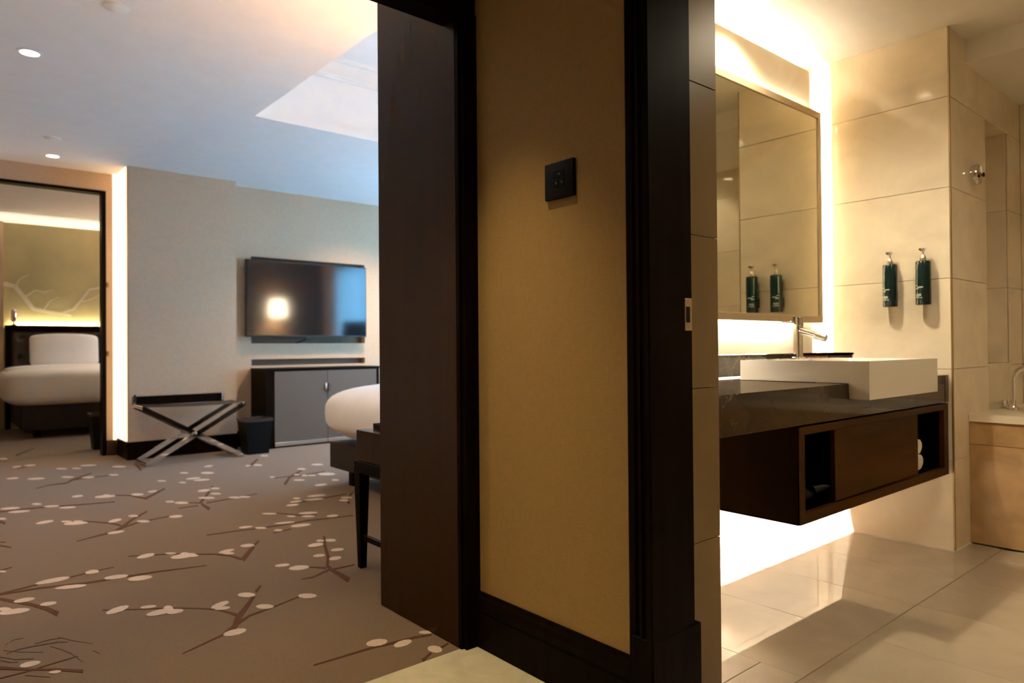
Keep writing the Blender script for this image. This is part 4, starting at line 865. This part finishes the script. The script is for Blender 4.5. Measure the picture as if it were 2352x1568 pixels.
# ================================================================== HALL THINGS
sw = empty('light_switch', (1.424, 1.446, 1.43), 'black square light switch plate on the gold wall', 'switch')
box('switch_plate', (1.412, 1.4245, 1.388, 1.508, 1.433, 1.541), 'switch', sw, bevel=.003)
for (y0, y1, z0, z1) in ((1.425, 1.470, 1.494, 1.514), (1.4485, 1.470, 1.468, 1.490), (1.425, 1.4465, 1.468, 1.490)):
    k = box('switch_key', (1.4105, 1.4125, y0, y1, z0, z1), 'switch', sw, bevel=.0008, seg=1)
    ym = (y0+y1)/2; zm = (z0+z1)/2
    for q in range(3):
        box('key_symbol', (1.4100, 1.4106, ym-.0055+.003*q, ym-.0035+.003*q, zm-.004+.001*q, zm+.004-.001*q), 'switch_mark', k)
hl = downlight((.98, 1.62, 2.449), 'ceiling_downlight', 'round hall ceiling downlight beside the gold wall', 'down', 118, (1.0, .79, .45), 60, 'hall downlights', soft_=.02)
hl2 = downlight((.35, .2, 2.449), 'ceiling_downlight', 'unseen fill downlight added in the hall ceiling near the entrance', 'down', 15, (1.0, .76, .48), 140, 'hall downlights')  # weak hall fill, added out of view

# ================================================================== BEDROOM THINGS
# television standing off the wall recess
tv = empty('television', (3.197, 7.26, 1.125), 'large black flat television mounted on the beige wall', 'television')
T = (2.513, 3.880, 1.128, 1.926)
box('casing', (T[0], T[1], 7.156, 7.195, T[2], T[3]), 'plastic', tv, bevel=.003, seg=1)
box('screen', (T[0]+.010, T[1]-.010, 7.1525, 7.157, T[2]+.016, T[3]-.010), 'screen', tv)
box('wall_mount', (3.0, 3.4, 7.195, 7.344, 1.35, 1.70), 'plastic', tv)
box('sensor_bar', (3.15, 3.25, 7.160, 7.180, T[2]-.012, T[2]), 'plastic', tv)
tube('cable', [(3.20, 7.20, 1.14), (3.17, 7.24, 1.10), (3.12, 7.268, 1.075), (3.10, 7.30, 1.062)], .007, 'plastic', tv, n=8)

# media cabinet
mc = empty('media_cabinet', (3.23, 7.05, 0), 'dark wood media cabinet with two grey doors under the television', 'cabinet')
box('carcass', (2.595, 3.872, 6.872, 7.258, .0, .778), 'wood', mc)
box('cabinet_top', (2.590, 3.877, 6.850, 7.259, .778, .803), 'wood', mc, bevel=.002, seg=1)
box('front_stile', (2.595, 2.680, 6.855, 6.872, 0, .778), 'wood', mc)
box('front_stile', (3.838, 3.872, 6.855, 6.872, 0, .778), 'wood', mc)
for a, b, hx in ((2.684, 3.251, 3.236), (3.256, 3.834, 3.272)):
    d = box('cabinet_door', (a, b, 6.853, 6.871, .060, .772), 'grey_door', mc, bevel=.001, seg=1)
    box('door_handle', (hx-.012, hx+.012, 6.838, 6.853, .560, .640), 'chrome', d, bevel=.002, seg=1)
    box('kick_rail', (a, b, 6.850, 6.868, .018, .056), 'chrome', d, bevel=.002, seg=1)

# waste bins, tapered square
def bin_(name, cx_, cy_, h, b, t, label, group):
    o = empty(name, (cx_, cy_, 0), label, 'waste bin', group)
    bm = bmesh.new(); th = .010
    def sq(r, z): return [bm.verts.new((cx_+sx*r, cy_+sy*r, z)) for sx, sy in ((-1, -1), (1, -1), (1, 1), (-1, 1))]
    L = [sq(b, 0), sq(t, h), sq(t-th, h), sq(b-th, .01)]
    bm.faces.new(L[0][::-1]); bm.faces.new(L[3])
    for a, c in zip(L, L[1:]):
        for k in range(4): bm.faces.new((a[k], a[(k+1) % 4], c[(k+1) % 4], c[k]))
    finish('bin_body', bm, 'black', o)
    bm = bmesh.new()
    for s in ((-t-.003, t+.003, -t-.003, -t+.012), (-t-.003, t+.003, t-.012, t+.003), (-t-.003, -t+.012, -t+.012, t-.012), (t-.012, t+.003, -t+.012, t-.012)):
        bm_box(bm, cx_+s[0], cx_+s[1], cy_+s[2], cy_+s[3], h-.022, h+.004)
    finish('bin_rim', bm, 'wood_warm', o)
bin_('waste_bin', 2.435, 6.715, .332, .098, .128, 'dark tapered waste bin beside the media cabinet', 'waste bins')
bin_('waste_bin', 1.375, 8.10, .362, .075, .105, 'dark tapered waste bin standing inside the doorway of the second room', 'waste bins')

# folding luggage rack
lr = empty('luggage_rack', (1.85, 6.7, 0), 'folding chrome luggage rack with dark straps in front of the pilaster', 'luggage rack')
def bar(name, a, b, wy, tk, m, parent):
    a, b = Vector(a), Vector(b); t = (b-a).normalized(); n = Vector((0, 1, 0)); q = t.cross(n).normalized()
    bm = bmesh.new(); vs = []
    for p in (a, b):
        vs.append([bm.verts.new(p+n*sy*wy/2+q*sq*tk/2) for sy, sq in ((-1, -1), (1, -1), (1, 1), (-1, 1))])
    bm.faces.new(vs[0][::-1]); bm.faces.new(vs[1])
    for k in range(4): bm.faces.new((vs[0][k], vs[0][(k+1) % 4], vs[1][(k+1) % 4], vs[1][k]))
    return finish(name, bm, m, parent)
YF_, YB_ = 6.545, 6.885
for yy, dy in ((YF_, .018), (YB_, -.018)):
    bar('leg', (1.425, yy+dy, .500), (2.255, yy+dy, .016), .018, .040, 'chrome', lr)
    bar('leg', (2.275, yy, .492), (1.452, yy, .016), .018, .040, 'chrome', lr)
for x, z, y0, y1 in ((1.425, .505, YF_, YB_), (2.275, .497, YF_, YB_), (2.255, .014, YF_, YB_), (1.452, .014, YF_, YB_)):
    tube('cross_bar', [(x, y0-.02, z), (x, y1+.02, z)], .0135, 'chrome', lr, n=12)
lathe('pivot_bolt', [(.0001, -.012), (.012, -.010), (.012, .012), (.0001, .012)], (1.845, YF_-.005, .255), 'chrome', lr, n=14, axis='y')
for yy in (6.58, 6.715, 6.85):
    pts = [(1.42+.855*k/8, yy, .512-.012*math.sin(math.pi*k/8)-.006*k/8) for k in range(9)]
    bm = bmesh.new(); f = []
    for p in pts: f.append([bm.verts.new((p[0], p[1]+a, p[2]+c)) for a, c in ((-.035, 0), (.035, 0), (.035, .004), (-.035, .004))])
    for a, c in zip(f, f[1:]):
        for k in range(4): bm.faces.new((a[k], a[(k+1) % 4], c[(k+1) % 4], c[k]))
    bm.faces.new(f[0]); bm.faces.new(f[-1])
    finish('strap', bm, 'leather', lr)
box('back_guard', (1.415, 2.205, 6.895, 6.908, .505, .585), 'wood', lr, bevel=.003, seg=1)
for x in (1.43, 2.19): box('guard_post', (x-.011, x+.011, 6.880, 6.897, .48, .605), 'chrome', lr, bevel=.002, seg=1)

# beds
def cover_warp(p, q):
    f = math.sin(p.x*9+p.y*3)*.004+math.sin(p.y*11+p.z*17)*.004
    return p+Vector((f, f*.6, f*.5 if q.z > -.2 else 0))
b1 = empty('bed', (3.26, 3.7, 0), 'double bed with plump white cover on a dark base beside the wood panel', 'bed')
box('bed_base', (2.302, 4.20, 2.50, 4.820, .120, .312), 'bed_base', b1, bevel=.008)
for x in (2.40, 4.10):
    for y in (2.65, 4.62): box('leg', (x-.03, x+.03, y-.03, y+.03, 0, .122), 'wood', b1)
soft('bed_cover', (2.165, 4.29, 2.50, 4.870, .296, .772), 'white_cloth', b1, nh=8, nv=3.2, seg=64, rings=28, warp=cover_warp)
h1 = empty('headboard', (3.25, 2.36, .12), 'dark leather headboard of the bed beside the wood panel', 'headboard')
box('headboard_pad', (2.20, 4.30, 2.36, 2.48, .12, 1.30), 'leather', h1, bevel=.02)
box('headboard_rail', (2.18, 4.32, 2.352, 2.49, 1.30, 1.335), 'wood', h1)
def pillow(name, x0, x1, y0, y1, z0, z1, tilt, label, group):
    c = Vector(((x0+x1)/2, (y0+y1)/2, z0)); R = Matrix.Rotation(tilt, 4, 'X')
    def wp_(p, q):
        k = 1-.04*(q.x*q.x)*(1 if q.z > 0 else .4)
        d = p-c; d.z *= k
        d = R @ d
        return c+d
    o = soft(name, (x0, x1, y0, y1, z0, z1), 'white_cloth', None, nh=2.6, nv=11.0, seg=48, rings=24, warp=wp_)
    return tag(o, label, 'pillow', group)
pillow('bed_pillow', 2.35, 3.15, 2.58, 2.74, .770, 1.17, math.radians(8), 'white pillow against the headboard of the nearer bed, left of the pair', 'pillows on the nearer bed')
pillow('bed_pillow', 3.30, 4.10, 2.58, 2.74, .770, 1.17, math.radians(8), 'white pillow against the headboard of the nearer bed, right of the pair', 'pillows on the nearer bed')

# console table beside the bed
ct2 = empty('side_table', (1.80, 2.62, 0), 'dark wood side table with tapered legs and low stretcher beside the wood panel', 'table')
box('drawer_box', (1.508, 2.12, 2.375, 2.884, .490, .628), 'wood_gloss', ct2, bevel=.002, seg=1)
box('apron', (1.499, 2.13, 2.366, 2.892, .436, .488), 'wood', ct2, bevel=.002, seg=1)
for x, y in ((1.526, 2.868), (2.105, 2.868), (1.526, 2.39), (2.105, 2.39)):
    bm = bmesh.new(); vs = []
    for z, r in ((0, .0145), (.44, .026)): vs.append([bm.verts.new((x+sx*r, y+sy*r, z)) for sx, sy in ((-1, -1), (1, -1), (1, 1), (-1, 1))])
    bm.faces.new(vs[0][::-1]); bm.faces.new(vs[1])
    for k in range(4): bm.faces.new((vs[0][k], vs[0][(k+1) % 4], vs[1][(k+1) % 4], vs[1][k]))
    finish('leg', bm, 'wood', ct2)
    box('corner_cap', (x-.027, x-.019, y+.019, y+.0265, .462, .470), 'chrome', ct2)
box('stretcher', (1.516, 1.536, 2.40, 2.86, .130, .152), 'wood', ct2)
box('stretcher', (2.095, 2.115, 2.40, 2.86, .130, .152), 'wood', ct2)
box('stretcher', (1.536, 2.095, 2.62, 2.64, .132, .150), 'wood', ct2)
tr = empty('leather_tray', (1.66, 2.72, .628), 'small black tray lying on the dark side table', 'tray')
box('tray_floor', (1.585, 1.80, 2.56, 2.84, .6285, .636), 'black', tr)
for b in ((1.575, 1.587, 2.55, 2.85), (1.798, 1.81, 2.55, 2.85), (1.587, 1.798, 2.55, 2.562), (1.587, 1.798, 2.838, 2.85)): box('tray_side', (*b, .6285, .655), 'black', tr, bevel=.002, seg=1)

# second room: bed, headboard, pillows, reading lamp
b2 = empty('bed', (1.65, 10.2, 0), 'bed with white cover on a dark base seen through the doorway', 'bed')
box('bed_base', (.845, 2.60, 9.50, 10.93, .095, .385), 'bed_base', b2, bevel=.008)
for x in (1.0, 2.45):
    for y in (9.72, 10.8): box('leg', (x-.035, x+.035, y-.035, y+.035, 0, .098), 'wood', b2)
soft('bed_cover', (.690, 2.75, 9.42, 10.90, .360, .800), 'white_cloth', b2, nh=9, nv=6.0, seg=64, rings=28, warp=cover_warp)
soft('folded_sheet', (.740, 2.70, 10.10, 10.58, .700, .832), 'white_cloth', b2, nh=8, nv=3.0, seg=48, rings=16)
def tufted():
    bm = bmesh.new(); x0, x1, z0, z1 = .845, 2.62, .40, 1.270; nx, nz = 90, 44
    but = []
    for r in range(5):
        z = 1.17-.125*r
        for k in range(9): but.append((.955+.21*k+(.105 if r % 2 else 0), z))
    V = []
    for i in range(nx+1):
        V.append([])
        for k in range(nz+1):
            x = x0+(x1-x0)*i/nx; z = z0+(z1-z0)*k/nz
            d = min((x-a)**2+(z-b)**2 for a, b in but)
            e = min(x-x0, x1-x, z-z0, z1-z)
            y = 10.955-.045*min(1, (e/.03))**.5+.040*math.exp(-d/.0011)
            V[-1].append(bm.verts.new((x, y, z)))
    for i in range(nx):
        for k in range(nz): bm.faces.new((V[i][k], V[i+1][k], V[i+1][k+1], V[i][k+1]))
    bm.faces.ensure_lookup_table()
    e = [x for x in bm.edges if x.is_boundary]
    r = bmesh.ops.extrude_edge_only(bm, edges=e)
    for v in r['geom']:
        if isinstance(v, bmesh.types.BMVert): v.co.y = 10.99
    return bm, but
bm_, but_ = tufted()
h2 = empty('headboard', (1.73, 11.0, 0), 'tufted dark leather headboard behind the far bed', 'headboard')
finish('headboard_pad', bm_, 'leather', h2, smooth=True)
for a, b in but_:
    if a < 2.58: lathe('button', [(.0001, -.010), (.008, -.008), (.013, 0)], (a, 10.945, b), 'leather', h2, n=10, axis='y')
box('headboard_frame', (.792, .845, 10.93, 11.02, 0, 1.30), 'wood', h2)
box('headboard_frame', (2.62, 2.67, 10.93, 11.02, 0, 1.30), 'wood', h2)
box('headboard_rail', (.785, 2.68, 10.90, 10.985, 1.262, 1.333), 'wood', h2)
box('headboard_light', (.85, 2.62, 10.992, 11.002, 1.300, 1.312), 'hb_led', h2)
pillow('bed_pillow', 1.03, 1.80, 10.66, 10.82, .806, 1.222, math.radians(-10), 'white pillow on the far bed, at the left of the doorway view', 'pillows on the far bed')
pillow('bed_pillow', 1.84, 2.58, 10.66, 10.82, .806, 1.212, math.radians(-10), 'white pillow on the far bed, mostly hidden behind the door frame', 'pillows on the far bed')
rl = empty('reading_lamp', (.88, 10.95, 1.333), 'small chrome and glass lamp on top of the far headboard', 'lamp')
lathe('lamp_base', [(.034, 0), (.034, .010), (.010, .016), (.010, .05), (.0001, .05)], (.88, 10.95, 1.333), 'bronze', rl, n=20)
lathe('lamp_glass', [(.028, .045), (.034, .06), (.034, .175), (.026, .20), (.0001, .202)], (.88, 10.95, 1.333), 'chrome', rl, n=20)

# ceiling fittings
downlight((.456, 4.729, 2.684), 'ceiling_downlight', 'round ceiling downlight nearest in the bedroom ceiling', 'down', 140, (1.0, .68, .40), 130, 'bedroom downlights', rad=.052)
downlight((.849, 7.12, 2.684), 'ceiling_downlight', 'round ceiling downlight close above the doorway to the second room', 'down', 26, WARMW, 120, 'bedroom downlights', rad=.052)
downlight((3.75, 6.35, 2.684), 'ceiling_downlight', 'unseen fill downlight added before the television wall', 'down', 240, (1.0, .72, .45), 130, 'bedroom downlights', rad=.052)  # warm fill added where the camera cannot see it
downlight((.2, 2.9, 2.684), 'ceiling_downlight', 'unseen fill downlight added just inside the bedroom', 'down', 45, WARMW, 130, 'bedroom downlights', rad=.052)  # added out of view for more warm bedroom light
downlight((4.8, 6.2, 2.684), 'ceiling_downlight', 'unseen fill downlight added between the bed and the media cabinet', 'down', 150, WARMW, 130, 'bedroom downlights', rad=.052)  # another warm fill added out of view
downlight((2.3, 9.0, 2.684), 'ceiling_downlight', 'unseen fill downlight added over the foot of the far bed', 'down', 45, (1.0, .8, .5), 130, 'bedroom downlights', rad=.052)  # hidden light added to brighten the second room
def disc(loc, label):
    o = empty('smoke_detector', loc, label, 'detector', 'white ceiling discs')
    lathe('disc_body', [(.052, 0), (.055, -.001), (.055, -.004), (.050, -.006), (.0001, -.0065)], loc, 'plaster', o, n=32)
    lathe('disc_ring', [(.062, 0), (.062, -.002), (.054, -.003), (.054, 0)], loc, 'plaster', o, n=32)
disc((.721, 3.836, 2.684), 'white round ceiling disc near the top edge of the view')
disc((.776, 6.523, 2.684), 'white round ceiling disc close to the far doorway')
# light columns on both sides of the doorway
lc = empty('light_column', (1.41, 7.5, .146), 'tall glowing light column between the doorway and the pilaster', 'light')
box('diffuser', (1.378, 1.4195, 7.500, 7.529, .146, 2.683), 'led_col', lc)
box('diffuser', (1.4075, 1.4195, 7.13, 7.500, .164, 2.683), 'led_col', lc)  # glowing sheet in place of strip light washing the pilaster side
lc2 = tag(box('light_column', (.20, .23, 7.485, 7.529, .146, 2.683), 'led_col'), 'tall glowing light column on the far side of the doorway', 'light')
# bedside lamp (mirrored in the television)
bn = empty('nightstand', (4.62, 2.62, 0), 'dark wood nightstand on the window side of the nearer bed', 'nightstand')
box('nightstand_body', (4.37, 4.90, 2.37, 2.86, .10, .60), 'wood', bn, bevel=.002, seg=1)
box('drawer_front', (4.385, 4.885, 2.86, 2.874, .36, .585), 'wood_gloss', bn); box('drawer_front', (4.385, 4.885, 2.86, 2.874, .115, .345), 'wood_gloss', bn)
for x in (4.40, 4.87):
    for y in (2.40, 2.83): box('leg', (x-.02, x+.02, y-.02, y+.02, 0, .102), 'wood', bn)
bl_ = empty('wall_lamp', (4.66, 2.35, 1.70), 'glowing wall lamp with drum shade, mirrored in the television', 'lamp')
box('wall_plate', (4.61, 4.71, 2.351, 2.370, 1.62, 1.78), 'chrome', bl_, bevel=.003)
tube('lamp_arm', [(4.66, 2.37, 1.70), (4.66, 2.55, 1.70), (4.66, 2.57, 1.66)], .010, 'chrome', bl_)
lathe('lamp_shade', [(.13, .14), (.15, -.15), (.147, -.15), (.127, .14)], (4.66, 2.57, 1.71), 'shade', bl_, n=36)
lamp('lamp_bulb', 'POINT', (4.66, 2.57, 1.72), 700, (1.0, .72, .42), size=.06, parent=bl_)
wl2 = empty('wall_lamp', (3.2, 11.03, 1.70), 'glowing wall lamp with drum shade on the painted wall beyond the far bed', 'lamp')  # lamp added out of view to lift the second room's ceiling
box('wall_plate', (3.15, 3.25, 11.01, 11.029, 1.62, 1.78), 'chrome', wl2, bevel=.003)
tube('lamp_arm', [(3.2, 11.01, 1.70), (3.2, 10.83, 1.70), (3.2, 10.81, 1.66)], .010, 'chrome', wl2)
lathe('lamp_shade', [(.13, .14), (.15, -.15), (.147, -.15), (.127, .14)], (3.2, 10.81, 1.71), 'shade', wl2, n=36)
lamp('lamp_bulb', 'POINT', (3.2, 10.81, 1.72), 1500, (1.0, .97, .90), size=.06, parent=wl2)
wl3 = empty('wall_lamp', (1.9, 2.35, 1.70), 'unseen wall lamp with drum shade, added as uplight above the dark side table', 'lamp')  # hidden lamp added to brighten and warm the bedroom
box('wall_plate', (1.85, 1.95, 2.351, 2.370, 1.62, 1.78), 'chrome', wl3, bevel=.003)
tube('lamp_arm', [(1.9, 2.37, 1.70), (1.9, 2.55, 1.70), (1.9, 2.57, 1.66)], .010, 'chrome', wl3)
lathe('lamp_shade', [(.13, .14), (.15, -.15), (.147, -.15), (.127, .14)], (1.9, 2.57, 1.71), 'shade', wl3, n=36)
lathe('light_blocker', [(.0001, -.152), (.149, -.152), (.149, -.149), (.0001, -.149)], (1.9, 2.57, 1.71), 'chrome', wl3, n=36)  # opaque cap added to keep this lamp's light off the carpet
lamp('lamp_bulb', 'POINT', (1.9, 2.57, 1.72), 380, (1.0, .92, .82), size=.06, parent=wl3)
# sheer curtain before the window, drawn in folds
cu = empty('sheer_curtain', (5.53, 4.9, .02), 'long pale sheer curtain drawn in folds over the window', 'curtain')
bm = bmesh.new(); n = 260; V = []
for i in range(n+1):
    y = 3.02+3.8*i/n; x = 5.53+.028*math.sin(y*34)+.010*math.sin(y*77+1)
    V.append((bm.verts.new((x, y, .02)), bm.verts.new((x*1.0+.0, y, 2.60))))
for i in range(n): bm.faces.new((V[i][0], V[i+1][0], V[i+1][1], V[i][1]))
finish('curtain_cloth', bm, 'curtain', cu, smooth=True)
tube('curtain_rod', [(5.53, 2.95, 2.62), (5.53, 6.9, 2.62)], .014, 'steel', cu)
# dark floor lamp before the window, mirrored in the television
fl_ = empty('floor_lamp', (5.2, 4.42, 0), 'unlit floor lamp with a dark drum shade, mirrored in the television', 'lamp')
lathe('lamp_base', [(.15, 0), (.15, .02), (.014, .03), (.012, 1.10), (.0001, 1.10)], (5.2, 4.42, 0), 'bronze', fl_, n=24)
lathe('lamp_shade', [(.22, 1.42), (.26, 1.05), (.257, 1.05), (.217, 1.42)], (5.2, 4.42, 0), 'bed_base', fl_, n=36)
